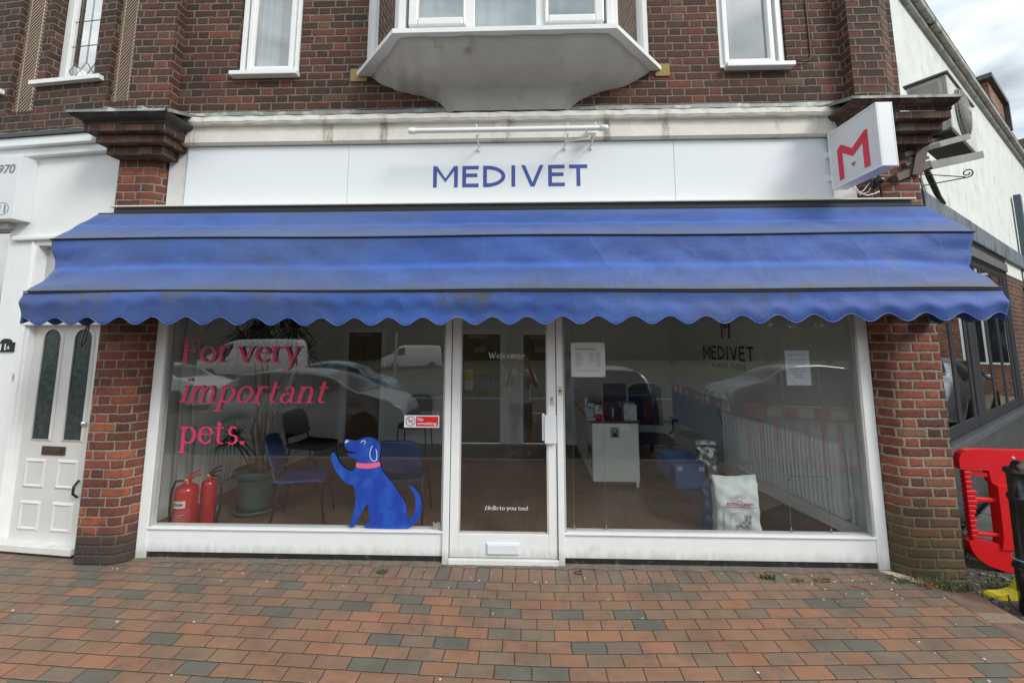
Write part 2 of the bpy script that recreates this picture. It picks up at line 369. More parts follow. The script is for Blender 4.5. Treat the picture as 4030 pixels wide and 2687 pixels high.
_t.links.new(mixc(_t, sstep(_t, _h, .10, .22, .55, 0.), _l, (.30, .27, .22)), _b.inputs['Base Color'])      # splashed dirt at the foot of the joinery
UPVC = pm('white_upvc', (.78, .79, .78), .32, var=.03, dirt=(.5, .48, .42), dscale=5, dlo=.62, dhi=.9)
PINKW = pm('pinkish_door_paint', (.62, .57, .57), .38, var=.03)
RENDER = pm('white_render', (.78, .80, .79), .8, var=.05, ns=2, bmp=.7, bs=110, dirt=(.5, .5, .46), dscale=1.6, dlo=.6, dhi=.85)
ROUGHW = pm('weathered_white_render', (.66, .69, .66), .85, var=.10, ns=3, bmp=1, bs=45, dirt=(.28, .30, .26), dscale=6, dlo=.55, dhi=.72, stretch=(1, 1, .3))
CONC = pm('cream_concrete', (.70, .67, .60), .8, var=.08, ns=5, bmp=.6, bs=50, dirt=(.27, .22, .16), dscale=6, dlo=.53, dhi=.74, stretch=(1, 1, .22))
SOFFIT = pm('grey_render_soffit', (.52, .50, .45), .85, var=.12, ns=2.3, bmp=.8, bs=35, dirt=(.30, .27, .20), dscale=5, dlo=.55, dhi=.78)
LEAD = pm('lead', (.24, .25, .25), .55, .3, var=.2, bmp=.5, bs=20, dirt=(.5, .5, .47), dscale=6, dlo=.5, dhi=.65)
BLACK = pm('black_paint', (.012, .012, .013), .4)
SIGNW = pm('sign_white', (.72, .75, .78), .35, var=.012, ns=90)
FACEG = pm('sign_face_grey', (.62, .63, .64), .45, var=.01)
NAVY = pm('lettering_blue', (.035, .065, .30), .4, var=.03)
RED = pm('sign_red', (.62, .015, .05), .35, var=.03)
PINK = pm('lettering_pink', (.62, .035, .12), .5, var=.02)
DARKGREY = pm('anthracite_frame', (.016, .019, .024), .6, var=.05, spec=.25)
CHROME = pm('chrome', (.7, .7, .7), .15, 1)
STEEL = pm('galvanised_steel', (.3, .3, .29), .5, .7, var=.2)

# ------------------------------------------------------------------ lettering
def sans(s, x0, x1, z0, z1, y, mat, name='lettering', parent=None, th=.002, shear=0, spacing=1.0, bold=0, M=None):
    cu = bpy.data.curves.new('t', 'FONT'); cu.body = s; cu.size = 1; cu.extrude = 0; cu.shear = shear; cu.space_character = spacing; cu.offset = bold
    ob = bpy.data.objects.new('t', cu); col.objects.link(ob)
    dg = bpy.context.evaluated_depsgraph_get(); me = bpy.data.meshes.new_from_object(ob.evaluated_get(dg))
    bpy.data.objects.remove(ob); bpy.data.curves.remove(cu)
    xs = [v.co.x for v in me.vertices]; ys = [v.co.y for v in me.vertices]
    a, b, c, d = min(xs), max(xs), min(ys), max(ys)
    for v in me.vertices:
        p = Vector((x0 + (v.co.x - a) / (b - a) * (x1 - x0), y, z0 + (v.co.y - c) / (d - c) * (z1 - z0)))
        v.co = M @ p if M else p
    me.materials.clear(); me.materials.append(mat); me.name = name
    o = bpy.data.objects.new(name, me); col.objects.link(o)
    if th:
        m = o.modifiers.new('thick', 'SOLIDIFY'); m.thickness = th; m.offset = 0
    if parent: o.parent = parent
    return o
def arc(cx, cz, rx, rz, a0, a1, n=14): return [(cx + rx * cos(R(a0 + (a1 - a0) * k / n)), cz + rz * sin(R(a0 + (a1 - a0) * k / n))) for k in range(n + 1)]
# roman serif glyphs as pen strokes: (advance, [(points, weight)]), x-height 1
SER = lambda x, z, w=.17: ([(x - w * 1.38, z), (x + w * 1.38, z)], .75)
G = {
 'F': (1.12, [([(.3, .02), (.3, 1.42)], 1.1), SER(.3, .03), SER(.2, 1.41, .1), ([(.28, 1.40), (1.0, 1.40)], .8), ([(.98, 1.42), (1.0, 1.15)], .5), ([(.3, .74), (.82, .74)], .8), ([(.82, .62), (.82, .88)], .4)]),
 'W': (1.75, [([(.16, 1.4), (.52, .02)], 1), ([(.52, .02), (.88, 1.25)], .55), ([(.82, 1.2), (1.2, .02)], 1), ([(1.2, .02), (1.58, 1.4)], .55), SER(.18, 1.41), SER(1.56, 1.41)]),
 'H': (1.45, [([(.28, .02), (.28, 1.42)], 1.1), ([(1.16, .02), (1.16, 1.42)], 1.1), ([(.28, .74), (1.16, .74)], .8), SER(.28, .03), SER(.28, 1.41), SER(1.16, .03), SER(1.16, 1.41)]),
 'o': (1.02, [(arc(.51, .5, .38, .46, 0, 360, 28), 1)]),
 'c': (.9, [(arc(.52, .5, .38, .46, 45, 318, 20), 1)]),
 'e': (.94, [([(.16, .56), (.84, .56)], .7), (arc(.50, .5, .36, .46, 8, 325, 24), .95)]),
 'r': (.8, [([(.26, .02), (.26, .98)], 1), SER(.28, .03), SER(.2, .95, .1), (arc(.56, .58, .3, .38, 160, 55, 10), 1)]),
 'v': (.98, [([(.16, .96), (.5, .02)], 1), ([(.5, .02), (.82, .96)], .6), SER(.17, .97, .15), SER(.82, .97, .14)]),
 'y': (.98, [([(.16, .96), (.5, .05)], 1), ([(.82, .96), (.5, .05), (.36, -.3), (.2, -.46), (.06, -.42)], .7), SER(.17, .97, .15), SER(.82, .97, .14)]),
 'i': (.5, [([(.26, .02), (.26, .98)], 1), SER(.26, .03), SER(.2, .95, .1), ([(.26, 1.28), (.26, 1.44)], 1.2)]),
 'l': (.5, [([(.26, .02), (.26, 1.5)], 1), SER(.26, .03), SER(.2, 1.47, .1)]),
 'n': (1.12, [([(.26, .02), (.26, .98)], 1), SER(.26, .03), SER(.2, .95, .1), (arc(.57, .58, .27, .38, 165, 0, 12) + [(.84, .02)], 1), SER(.86, .03)]),
 'm': (1.68, [([(.26, .02), (.26, .98)], 1), SER(.26, .03, .14), SER(.2, .95, .1), (arc(.55, .58, .26, .38, 165, 0, 12) + [(.81, .02)], 1), SER(.82, .03, .13), (arc(1.1, .58, .27, .38, 165, 0, 12) + [(1.37, .02)], 1), SER(1.4, .03, .15)]),
 'u': (1.12, [([(.26, .96)] + arc(.53, .4, .27, .36, 180, 345, 12), 1), ([(.84, .96), (.84, .04)], 1), SER(.2, .95, .1), SER(.78, .95, .1), SER(.92, .04, .08)]),
 'p': (1.1, [([(.28, -.48), (.28, .98)], 1), SER(.28, -.47), SER(.2, .95, .1), (arc(.58, .5, .36, .45, 150, -150, 20), 1)]),
 't': (.72, [([(.3, 1.28), (.3, .3)] + arc(.5, .25, .2, .21, 180, 300, 8), 1), ([(.08, .93), (.62, .93)], .7)]),
 'a': (.98, [(arc(.47, .68, .25, .27, 150, 0, 10) + [(.72, .15), (.78, .05), (.9, .04)], 1), (arc(.43, .3, .27, .27, 60, 330, 16), .9)]),
 's': (.8, [(arc(.42, .73, .22, .23, 40, 250, 14) + arc(.38, .27, .26, .24, 70, -140, 14), .95)]),
 '.': (.42, [([(.2, -.01), (.2, .18)], 1.35)]),
 '!': (.42, [([(.22, 1.45), (.22, .45)], .9), ([(.22, 0), (.22, .16)], 1.2)]),
 ' ': (.42, []),
}
def serif(s, x0, x1, zbase, xh, y, mat, name, parent=None, shear=0.0, y_step=.00025):
    tot = sum(G[c][0] for c in s); k = (x1 - x0) / (tot * xh)
    mb = MB(); px = 0; d = 0
    for c in s:
        adv, strokes = G[c]
        for pts, wt in strokes:
            a, b = .096 * wt, .033 * wt + .013
            P = [Vector((q[0] + px + shear * q[1], q[1])) for q in pts]; off = []
            for i in range(len(P)):
                t = (P[min(i + 1, len(P) - 1)] - P[max(i - 1, 0)])
                if (P[0] - P[-1]).length < 1e-4 and i in (0, len(P) - 1): t = P[1] - P[-2]
                t.normalize(); n = Vector((-t.y, t.x)); off.append(n * math.sqrt((a * n.x) ** 2 + (b * n.y) ** 2))
            yy = y - d * y_step; d = (d + 1) % 4
            for i in range(len(P) - 1):
                A, B, Cc, D = P[i] + off[i], P[i + 1] + off[i + 1], P[i + 1] - off[i + 1], P[i] - off[i]
                mb.face([(x0 + q.x * xh * k, yy, zbase + q.y * xh) for q in (A, B, Cc, D)])
        px += adv
    return mb.build(name, mat, parent)
def stroke_caps(word, x0, x1, z0, z1, y, mat, name, parent, sw=.105, M=None):
    # broad geometric capitals built as flat cut letters; sw is the stroke width as a share of the height
    H = z1 - z0; s = sw
    W_ = {'M': .94, 'E': .62, 'D': .84, 'I': .26, 'V': .84, 'T': .68, 'A': .8, 'L': .55, 'W': 1.1, 'Y': .72, 'S': .58, 'H': .76, 'R': .66}
    gap = .17; tot = sum(W_[c] for c in word) + gap * (len(word) - 1); kx = (x1 - x0) / tot; mb = MB(); px = 0; k = [0]
    def add(poly):
        q = [(x0 + (px + a) * kx, z0 + b * H) for a, b in poly]; yy = y - (k[0] % 3) * .0004; k[0] += 1
        f = [(a, yy, b) for a, b in q]; mb.face([tuple(M @ Vector(p)) for p in f] if M else f)
    def rect(a, b, c, d): add([(a, c), (b, c), (b, d), (a, d)])
    t = s * H / kx if kx else s     # keep vertical and horizontal strokes equally wide
    for c in word:
        w_ = W_[c]
        if c == 'M': rect(0, t, 0, 1); rect(w_ - t, w_, 0, 1); add([(0, 1), (t * 1.05, 1), (w_ / 2, .42), (w_ / 2, .24)]); add([(w_, 1), (w_ - t * 1.05, 1), (w_ / 2, .42), (w_ / 2, .24)])
        if c == 'E': rect(0, t, 0, 1); rect(t, w_, 0, s); rect(t, w_, 1 - s, 1); rect(t, w_ * .92, .47, .47 + s)
        if c == 'L': rect(0, t, 0, 1); rect(t, w_, 0, s)
        if c == 'H': rect(0, t, 0, 1); rect(w_ - t, w_, 0, 1); rect(t, w_ - t, .46, .46 + s)
        if c == 'I': rect(w_ / 2 - t / 2, w_ / 2 + t / 2, 0, 1)
        if c == 'T': rect(w_ / 2 - t / 2, w_ / 2 + t / 2, 0, 1 - s); rect(0, w_, 1 - s, 1)
        if c == 'V': add([(0, 1), (t, 1), (w_ / 2, .2), (w_ / 2, 0), (w_ / 2 - t * .5, 0)]); add([(w_, 1), (w_ - t, 1), (w_ / 2, .2), (w_ / 2, 0), (w_ / 2 + t * .5, 0)])
        if c == 'A': add([(0, 0), (t, 0), (w_ / 2, .82), (w_ / 2, 1), (w_ / 2 - t * .5, 1)]); add([(w_, 0), (w_ - t, 0), (w_ / 2, .82), (w_ / 2, 1), (w_ / 2 + t * .5, 1)]); rect(w_ * .25, w_ * .75, .28, .28 + s)
        if c == 'W': add([(0, 1), (t, 1), (w_ * .3, .15), (w_ * .3, 0), (w_ * .3 - t * .6, 0)]); add([(w_ * .3, 0), (w_ * .3, .15), (w_ / 2, .95), (w_ / 2, .7), (w_ * .3 + t * .6, 0)]); add([(w_ * .7, 0), (w_ * .7, .15), (w_ / 2, .95), (w_ / 2, .7), (w_ * .7 - t * .6, 0)]); add([(w_, 1), (w_ - t, 1), (w_ * .7, .15), (w_ * .7, 0), (w_ * .7 + t * .6, 0)])
        if c == 'Y': rect(w_ / 2 - t / 2, w_ / 2 + t / 2, 0, .45); add([(0, 1), (t * 1.1, 1), (w_ / 2, .55), (w_ / 2, .4), (w_ / 2 - t / 2, .42)]); add([(w_, 1), (w_ - t * 1.1, 1), (w_ / 2, .55), (w_ / 2, .4), (w_ / 2 + t / 2, .42)])
        if c == 'D':
            rect(0, t, 0, 1); R_ = w_ - t * .9
            pts = arc(t * .9, .5, R_, .5, 90, -90, 18); ins = arc(t * .9, .5, R_ - t, .5 - s, 90, -90, 18)
            for i in range(18): add([pts[i], pts[i + 1], ins[i + 1], ins[i]])
        if c == 'R':
            rect(0, t, 0, 1); pts = arc(t, .73, w_ - t - .03, .27, 90, -90, 12); ins = arc(t, .73, w_ - 2 * t - .03, .27 - s, 90, -90, 12)
            for i in range(12): add([pts[i], pts[i + 1], ins[i + 1], ins[i]])
            add([(w_ * .4, .5), (w_ * .62, .5), (w_, 0), (w_ - t * 1.2, 0)])
        if c == 'S':
            P = arc(w_ / 2, .73, w_ / 2 - t / 2, .27 - s / 2, 30, 250, 12) + arc(w_ / 2, .27, w_ / 2 - t / 2, .27 - s / 2, 70, -150, 12)
            for i in range(len(P) - 1):
                d = Vector((P[i + 1][0] - P[i][0], P[i + 1][1] - P[i][1])).normalized(); nx, nz_ = -d.y * t / 2, d.x * s / 2
                add([(P[i][0] + nx, P[i][1] + nz_), (P[i + 1][0] + nx, P[i + 1][1] + nz_), (P[i + 1][0] - nx, P[i + 1][1] - nz_), (P[i][0] - nx, P[i][1] - nz_)])
        px += w_ + gap
    return mb.build(name, mat, parent)

# ------------------------------------------------------------------ ground
PATH_EDGE = -3.3
g = MB()
g.face([(-40, PATH_EDGE, 0), (3.19, PATH_EDGE, 0), (3.19, 1.2, 0), (-40, 1.2, 0)])
tag(g.build('pavement', M_PAVE), kind='structure')
ASPH = pm('asphalt', (.06, .06, .062), .85, var=.25, ns=3, bmp=.8, bs=220, dirt=(.1, .095, .085), dscale=2)
g = MB(); g.face([(-140, -29, -.12), (140, -29, -.12), (140, PATH_EDGE, -.12), (-140, PATH_EDGE, -.12)])
tag(g.build('road', ASPH), kind='structure')
g = MB(); g.face([(3.4, PATH_EDGE - .0, -.034), (80, PATH_EDGE, -.034), (80, 60, -.034), (3.4, 60, -.034)]); tag(g.build('side_road', ASPH), kind='structure')
g = MB(); g.face([(3.4, -1.5, -.03), (7, -1.5, -.03), (12, 5, -.03), (3.4, 5, -.03)])
GRAV, t_, b_ = new_mat('gravel_dirt')
n_ = noise(t_, 30, 7, .75); c_ = ramp(t_, n_, [(.32, (.035, .03, .024)), (.5, (.085, .075, .06)), (.62, (.17, .155, .13)), (.72, (.38, .36, .32))])
t_.links.new(mixc(t_, sstep(t_, noise(t_, 4, 4), .48, .62, 0, .5), c_, (.04, .05, .022)), b_.inputs['Base Color']); b_.inputs['Roughness'].default_value = .9; bump(t_, b_, n_, 1, .03)
tag(g.build('side_ground', GRAV), kind='structure')
KERBM = pm('red_concrete_edging', (.17, .10, .075), .85, var=.15, ns=14, bmp=.6, bs=120, dirt=(.2, .17, .13), dscale=6, dlo=.5, dhi=.75)
TANM = pm('tan_concrete_edging', (.25, .19, .13), .9, var=.25, ns=60, bmp=.8, bs=120)
k = -4.5
ki = 0
slabs = [(-3.3, -3.1), (-3.09, -2.19), (-2.18, -1.28), (-1.27, -.62), (-.612, -.515), (-.507, -.2)]
for a, b in slabs:
    ki += 1
    mk = MB().box(3.196, 3.43, a, b, -.12, .004); tag(mk.build('edging_kerb', TANM if ki == 5 else KERBM, bev=.004), kind='structure')
tag(bx(-140, 3.19, PATH_EDGE - .13, PATH_EDGE, -.2, -.002).build('road_kerb', pm('kerb_grey', (.28, .27, .25), .8, bmp=.4)), kind='structure')
lines = MB()
for yy in (-9.3, -21.0):
    for k in range(-12, 13): lines.face([(k * 5, yy, -.115), (k * 5 + 3, yy, -.115), (k * 5 + 3, yy + .13, -.115), (k * 5, yy + .13, -.115)])
lines.face([(-60, -13.2, -.115), (60, -13.2, -.115), (60, -13.05, -.115), (-60, -13.05, -.115)])
tag(lines.build('road_markings', pm('road_paint', (.6, .6, .57), .7)), kind='structure')
GRASS = pm('grass_green', (.055, .085, .028), .9, var=.4, ns=4, bmp=.8, bs=80, dirt=(.09, .09, .035), dscale=1.2)
g = MB(); g.grid(lambda u, v: (-140 + 280 * u, -27 - 110 * v, -.10 + .5 * min(1, v * 12) + .3 * sin(u * 9) * v), 40, 14)
tag(g.build('grass_verge', GRASS), kind='structure')
g = MB(); g.grid(lambda u, v: (-24 + 44 * u, -14.2 - 2.4 * v, -.14 + .12 * sin(pi * v)), 20, 4)
tag(g.build('central_reservation', GRASS), kind='structure')
# mortar fillet along the foot of the wall
FIL = pm('mortar_fillet', (.16, .13, .10), .9, var=.25, ns=20, bmp=.9, bs=60)
fil = MB()
def filf(u, v):
    x = -3.12 + 6.22 * u; e_ = .052 + .012 * math.sin(x * 17) + .008 * math.sin(x * 41)
    return (x, -e_ * (1 - v) + .03 * v, .003 + .014 * v * v)
fil.grid(filf, 160, 3)
tag(fil.build('mortar_strip', FIL), kind='structure')

# ------------------------------------------------------------------ the shop building
shop = thing('shop_building', 'brown brick building with white shopfront, brick pillars and bay window above blue awning', 'building')
# brick wall upstairs
up = MB(); up.v, up.f = [], []
wall_holes(up, -3.40, 3.585, 3.90, 6.6, 0.0, .24, [(-2.575, -1.96, 4.325, 5.75), (1.995, 2.61, 4.31, 5.75), (-1.30, 1.34, 4.36, 5.9)])
upw = up.build('upper_wall', M_UP, shop)
MB().prismz([(-3.50, .2), (-3.50, -.11), (-3.117, -.11), (-3.117, -.0)], 3.88, 6.6).build('upper_pier', M_UP, shop)
MB().prismz([(3.095, .0), (3.095, -.11), (3.39, -.11), (3.60, .04), (3.60, .2)], 3.88, 6.6).build('upper_pier', M_UP, shop)
bx(-3.5, 3.55, .03, .21, 2.25, 3.9).build('wall_behind_sign', pm('grey_backing', (.35, .34, .32), .8), shop)
bx(-3.45, 3.6, -.12, 4.3, 6.6, 6.9).build('roof', pm('roof_tiles', (.12, .07, .05), .8), shop)
# gold sealant blocks beside the bay
YEL = pm('foam_sealant', (.28, .21, .07), .8, bmp=.5)
bx(-1.46, -1.30, -.012, 0, 4.245, 4.37).build('sealed_patch', YEL, shop); bx(1.40, 1.53, -.012, 0, 4.24, 4.36).build('sealed_patch', YEL, shop)

# cornice: concrete fascia, rolled edge, lead flashing
cor = MB()
prof = [(0.03, 3.585), (-.115, 3.585), (-.13, 3.60), (-.128, 3.70), (-.135, 3.745), (-.165, 3.752), (-.178, 3.775), (-.176, 3.815), (-.158, 3.83), (0.03, 3.86)]
prof = [(a, b) for a, b in prof]
for k in range(len(prof)):
    a, b = prof[k], prof[(k + 1) % len(prof)]
    NS = 90
    cor.grid(lambda u, v, a=a, b=b: (-2.95 + 5.97 * u, a[0] * (1 - v) + b[0] * v + .003 * sin(u * 210 + a[1] * 40) * (a[1] > 3.74), a[1] * (1 - v) + b[1] * v + .003 * sin(u * 130) * (a[1] > 3.75)), NS, 1, sm=False)
cor.build('cornice', CONC, shop)
fl = MB(); fl.grid(lambda u, v: (-3.0 + 6.08 * u, -.155 + .15 * v, 3.838 + .085 * v + .004 * sin(u * 160) * sin(v * 3)), 120, 3)
fl.grid(lambda u, v: (-3.12 + 6.22 * u, -.006, 3.90 + .055 * v + .006 * (1 if int(u * 14) % 2 else 0) * v), 84, 1, sm=False)
fl.build('lead_flashing', LEAD, shop)
# lower brick pillars with a rounded inner corner
def arc2(cx, cy, r, a0, a1, n=8): return [(cx + r * cos(R(a0 + (a1 - a0) * k / n)), cy + r * sin(R(a0 + (a1 - a0) * k / n))) for k in range(n + 1)]
def pillar(poly, z0, z1, mat):
    mb = MB(); u = 0
    for k in range(len(poly) - 1):
        a, b = poly[k], poly[k + 1]; d = math.hypot(b[0] - a[0], b[1] - a[1])
        mb.face([(a[0], a[1], z0), (b[0], b[1], z0), (b[0], b[1], z1), (a[0], a[1], z1)], [(u, z0), (u + d, z0), (u + d, z1), (u, z1)], True); u += d
    mb.face([(p[0], p[1], z1) for p in poly])
    o = mb.build('pillar', mat, shop, weld=True)
    m = o.modifiers.new('es', 'EDGE_SPLIT'); m.split_angle = R(50); return o
pillar([(-3.51, .2), (-3.51, -.115), (-3.24, -.115)] + arc2(-3.24, .025, .14, -90, -8)[1:] + [(-3.10, .2)], -.02, 3.47, M_PL)
pillar([(3.085, .2), (3.085, .03)] + arc2(3.235, .035, .15, 188, 270)[1:-1] + [(3.24, -.115), (3.555, -.115), (3.555, .22)], -.12, 3.47, M_PR)
# corbelled caps
def cap(xl, xr, sgn, er=.085):
    c = thing('x', None, None); bpy.data.objects.remove(c)
    mb = MB()
    for (a, b, y, z0, z1) in ((xl[0], xr[0], -.235, 3.447, 3.523), (xl[1], xr[1], -.300, 3.526, 3.60), (xl[2], xr[2], -.355, 3.603, 3.668)):
        mb.box(a, b, y, .05, z0, z1)
    o = mb.build('pillar_cap', M_CAP, shop, bev=.006)
    mm = MB(); n = 7
    x0, x1 = xl[2], xr[2]
    pr = [(0, 3.670), (.012, 3.682), (.004, 3.694), (.02, 3.703), (.05, 3.712), (.07, 3.73), (.075, 3.745)]
    for k in range(len(pr) - 1):
        (a, za), (b, zb) = pr[k], pr[k + 1]
        ka, kb = (a, b) if er > .05 else (a * .2, b * .2)
        A = [(x0 - a, .0, za), (x0 - a, -.355 - a, za), (x1 + ka, -.355 - a, za), (x1 + ka, .0, za)]
        B = [(x0 - b, .0, zb), (x0 - b, -.355 - b, zb), (x1 + kb, -.355 - b, zb), (x1 + kb, .0, zb)]
        for j in range(3): mm.face([A[j], A[j + 1], B[j + 1], B[j]])
    mm.build('cap_moulding', M_CAP if er < .05 else pm('dark_moulding', (.045, .042, .038), .7, var=.3, bmp=.5), o)
    ld = MB(); e = .085
    def top(u, v):
        x = (x0 - e) + (x1 - x0 + e + er) * u; ww = (.008 * sin(x * 23 + 1) + .006 * sin(x * 61) + .012 * math.exp(-((x % .31) / .03) ** 2)) * (1 - v)
        return (x, (-.355 - e) * (1 - v) + .0 * v + ww, 3.757 + ww * .6 + .15 * v)
    ld.grid(top, 30, 6); ld.grid(lambda u, v: (top(u, 0)[0], top(u, 0)[1] - .001, top(u, 0)[2] - .022 * v), 30, 1)
    for sx, sg in ((x0 - e, -1), (x1 + er, 1)): ld.grid(lambda u, v, sx=sx: (sx, top(0, u)[1], top(0, u)[2] - .03 * v), 6, 1)
    for rx in ((x0 + (x1 - x0) * .32), (x0 + (x1 - x0) * .74)):
        ld.tube([(rx, -.36 - e * .5, 3.782), (rx, -.2, 3.84), (rx, -.01, 3.92)], [.022, .02, .018], 8)
    ld.build('lead_cap', LEAD, o)
cap((-3.52, -3.56, -3.62), (-3.01, -2.945, -2.905), -1)
cap((3.0, 2.94, 2.90), (3.59, 3.62, 3.645), 1, .02)

# upstairs casement windows
INTW = pm('pale_curtain', (.62, .67, .68), .9, var=.06, ns=3)
DARKIN = pm('dark_room', (.03, .032, .035), .9)
def upwin(x0, x1, z0, gx0, gx1, gz0, z1, sx0, sx1, inner=.045, par=shop):
    wdw = bx(x0, x0 + .05, .02, .10, z0, z1); wdw.box(x1 - .05, x1, .02, .10, z0, z1); wdw.box(x0 + .05, x1 - .05, .02, .10, z0, z0 + .045)
    o = wdw.build('window', UPVC, par, bev=.004)
    s = MB(); s.box(gx0 - inner, gx0, .0, .07, gz0 - .04, z1); s.box(gx1, gx1 + inner, .0, .07, gz0 - .04, z1); s.box(gx0, gx1, .0, .07, gz0 - .04, gz0)
    s.build('window_sash', UPVC, o, bev=.008)
    bx(gx0 - .01, gx1 + .01, .045, .051, gz0 - .01, z1).build('window_pane', M_UPGLASS, o)
    g = MB(); g.box(x0, x1, .45, .47, z0, z1); g.box(x0 - .1, x0, .11, .47, z0, z1); g.box(x1, x1 + .1, .11, .47, z0, z1)
    cu = MB(); cu.grid(lambda u, v: (gx0 - .08 + (gx1 - gx0) * (.62) * u, .2 + .03 * sin(u * 22), z0 + (z1 - z0) * v), 40, 1)
    cu.build('curtain', INTW, o); g.build('window_reveal', INTW, o)
    b = MB(); b.box(sx0, sx1, -.07, .03, z0 - .045, z0 - .003); b.build('window_sill', UPVC, o, bev=.006)
    return o
upwin(-2.56, -1.975, 4.345, -2.438, -2.077, 4.425, 5.75, -2.60, -1.955)
upwin(2.005, 2.60, 4.33, 2.088, 2.46, 4.402, 5.75, 2.03, 2.64)

# the bay window
bay = bx(-.857, .92, -.50, -.44, 4.335, 4.375); bz = 4.335; Zt = 5.9
for a, b in ((-.857, -.80), (.865, .92)): bay.box(a, b, -.50, -.44, 4.375, Zt)
for a, b in ((-.296, -.225), (.285, .355)): bay.box(a, b, -.497, -.44, 4.375, Zt)
bay = bay.build('bay_window', UPVC, shop, bev=.005)
s = MB()
for a, b in ((-.695, -.316), (.385, .765)):
    a0, b0 = a - .075, b + .02 if a < 0 else b + .075
    if a > 0: a0 = a - .03
    s.box(a0, a, -.525, -.45, 4.395, Zt); s.box(b, b0, -.525, -.45, 4.395, Zt); s.box(a, b, -.525, -.45, 4.395, 4.462)
s.build('window_sash', UPVC, bay, bev=.01)
for a, b in ((-.70, -.31), (-.226, .286), (.38, .77)): bx(a, b, -.48, -.474, 4.375, Zt).build('window_pane', M_UPGLASS, bay)
def seg(p, q, t, z0, z1, mb=None, off=0):       # upright slab from p to q
    mb = mb or MB(); d = Vector((q[0] - p[0], q[1] - p[1])); d.normalize(); n = Vector((-d.y, d.x)) * t; o_ = Vector((-d.y, d.x)) * off
    P = [Vector(p) + o_, Vector(q) + o_, Vector(q) + o_ + n, Vector(p) + o_ + n]
    lo = [(a.x, a.y, z0) for a in P]; hi = [(a.x, a.y, z1) for a in P]
    mb.face(lo[::-1]); mb.face(hi)
    for k in range(4): mb.face([lo[k], lo[(k + 1) % 4], hi[(k + 1) % 4], hi[k]])
    return mb
for (p, q, sg) in (((-1.31, -.005), (-.86, -.498), 1), ((1.345, -.005), (.923, -.498), -1)):
    d = (Vector(q) - Vector(p)); Ld = d.length; d.normalize()
    A = Vector(p) + d * .10; B = Vector(q) - d * .07
    sf = MB(); seg(p, A, .06 * sg, 4.335, Zt, sf); seg(B, q, .06 * sg, 4.335, Zt, sf); seg(A, B, .06 * sg, 4.335, 4.42, sf); sf.build('side_frame', UPVC, bay, bev=.004)
    seg(A, B, .006 * sg, 4.42, Zt, off=.03 * sg).build('window_pane', M_UPGLASS, bay)
def _unused():
    pass
# sill board following the plan
def plan(poly, z0, z1, name, mat, par, bev=.003):
    mb = MB(); n = len(poly)
    for k in range(n):
        a, b = poly[k], poly[(k + 1) % n]; mb.face([(*a, z0), (*b, z0), (*b, z1), (*a, z1)])
    mb.face([(*p, z1) for p in poly]); mb.face([(*p, z0) for p in poly][::-1])
    return mb.build(name, mat, par, bev=bev)
plan([(-1.40, .03), (-1.40, -.01), (-.885, -.565), (.93, -.565), (1.455, -.01), (1.455, .03)], 4.296, 4.336, 'bay_sill', UPVC, bay)
bx(-1.25, 1.3, .9, .92, 4.3, 6).build('inner_wall', pm('pale_blue_room', (.66, .72, .73), .9), bay)
plan([(-1.27, .6), (-1.27, 0), (-.80, -.44), (.87, -.44), (1.31, 0), (1.31, .6)], 5.9, 6.1, 'bay_head', UPVC, bay)
ne = MB(); ne.grid(lambda u, v: (-.8 + 1.65 * u, -.33 + .02 * sin(u * 70), 4.36 + 1.5 * v), 120, 1); ne.build('net_curtain', pm('net_curtain', (.5, .62, .66), .9, var=.05), bay)
PR = [(0, 0), (.08, .14), (.2, .27), (.34, .39), (.5, .475), (.65, .55), (.78, .63), (.88, .73), (.95, .85), (1, 1)]
topo = [(-1.27, .03), (-1.27, .0), (-.83, -.515), (.88, -.515), (1.36, .0), (1.36, .03)]
boto = [(-.52, .03), (-.52, .0), (-.46, -.035), (.55, -.035), (.605, .0), (.605, .03)]
cb_ = MB()
def smoothp(t):
    for k in range(len(PR) - 1):
        if PR[k][0] <= t <= PR[k + 1][0] + 1e-9: break
    return PR[k][1] + (PR[k + 1][1] - PR[k][1]) * (t - PR[k][0]) / (PR[k + 1][0] - PR[k][0])
def corb(u, v):
    k = min(int(u * 5), 4); f = u * 5 - k
    a = Vector(topo[k]).lerp(Vector(topo[k + 1]), f); b = Vector(boto[k]).lerp(Vector(boto[k + 1]), f)
    p = a.lerp(b, v); wv = .004 * sin(p.x * 30 + v * 9)
    return (p.x, p.y + wv, 4.297 - .382 * smoothp(v) + wv)
cb_.grid(corb, 60, 27)
cb_ = cb_.build('bay_corbel', SOFFIT, bay)

# sign fascia
sign = thing('fascia_sign', 'long white fascia sign with blue capital lettering above the awning', 'sign')
panel = MB()
for a, b in ((-2.903, -1.409), (-1.406, 1.504), (1.507, 2.86)): panel.box(a, b, -.08, .02, 3.0, 3.578)
panel.build('sign_panel', SIGNW, sign, bev=.0015)
bx(-3.09, -2.905, -.055, .02, 2.99, 3.60).build('end_strip', pm('strip_white', (.62, .6, .6), .5), sign)
bx(2.862, 3.07, -.055, .02, 2.99, 3.58).build('end_strip', pm('strip_white', (.62, .6, .6), .5), sign)
stroke_caps('MEDIVET', -.632, .742, 3.168, 3.366, -.0815, NAVY, 'lettering', sign, sw=.17)

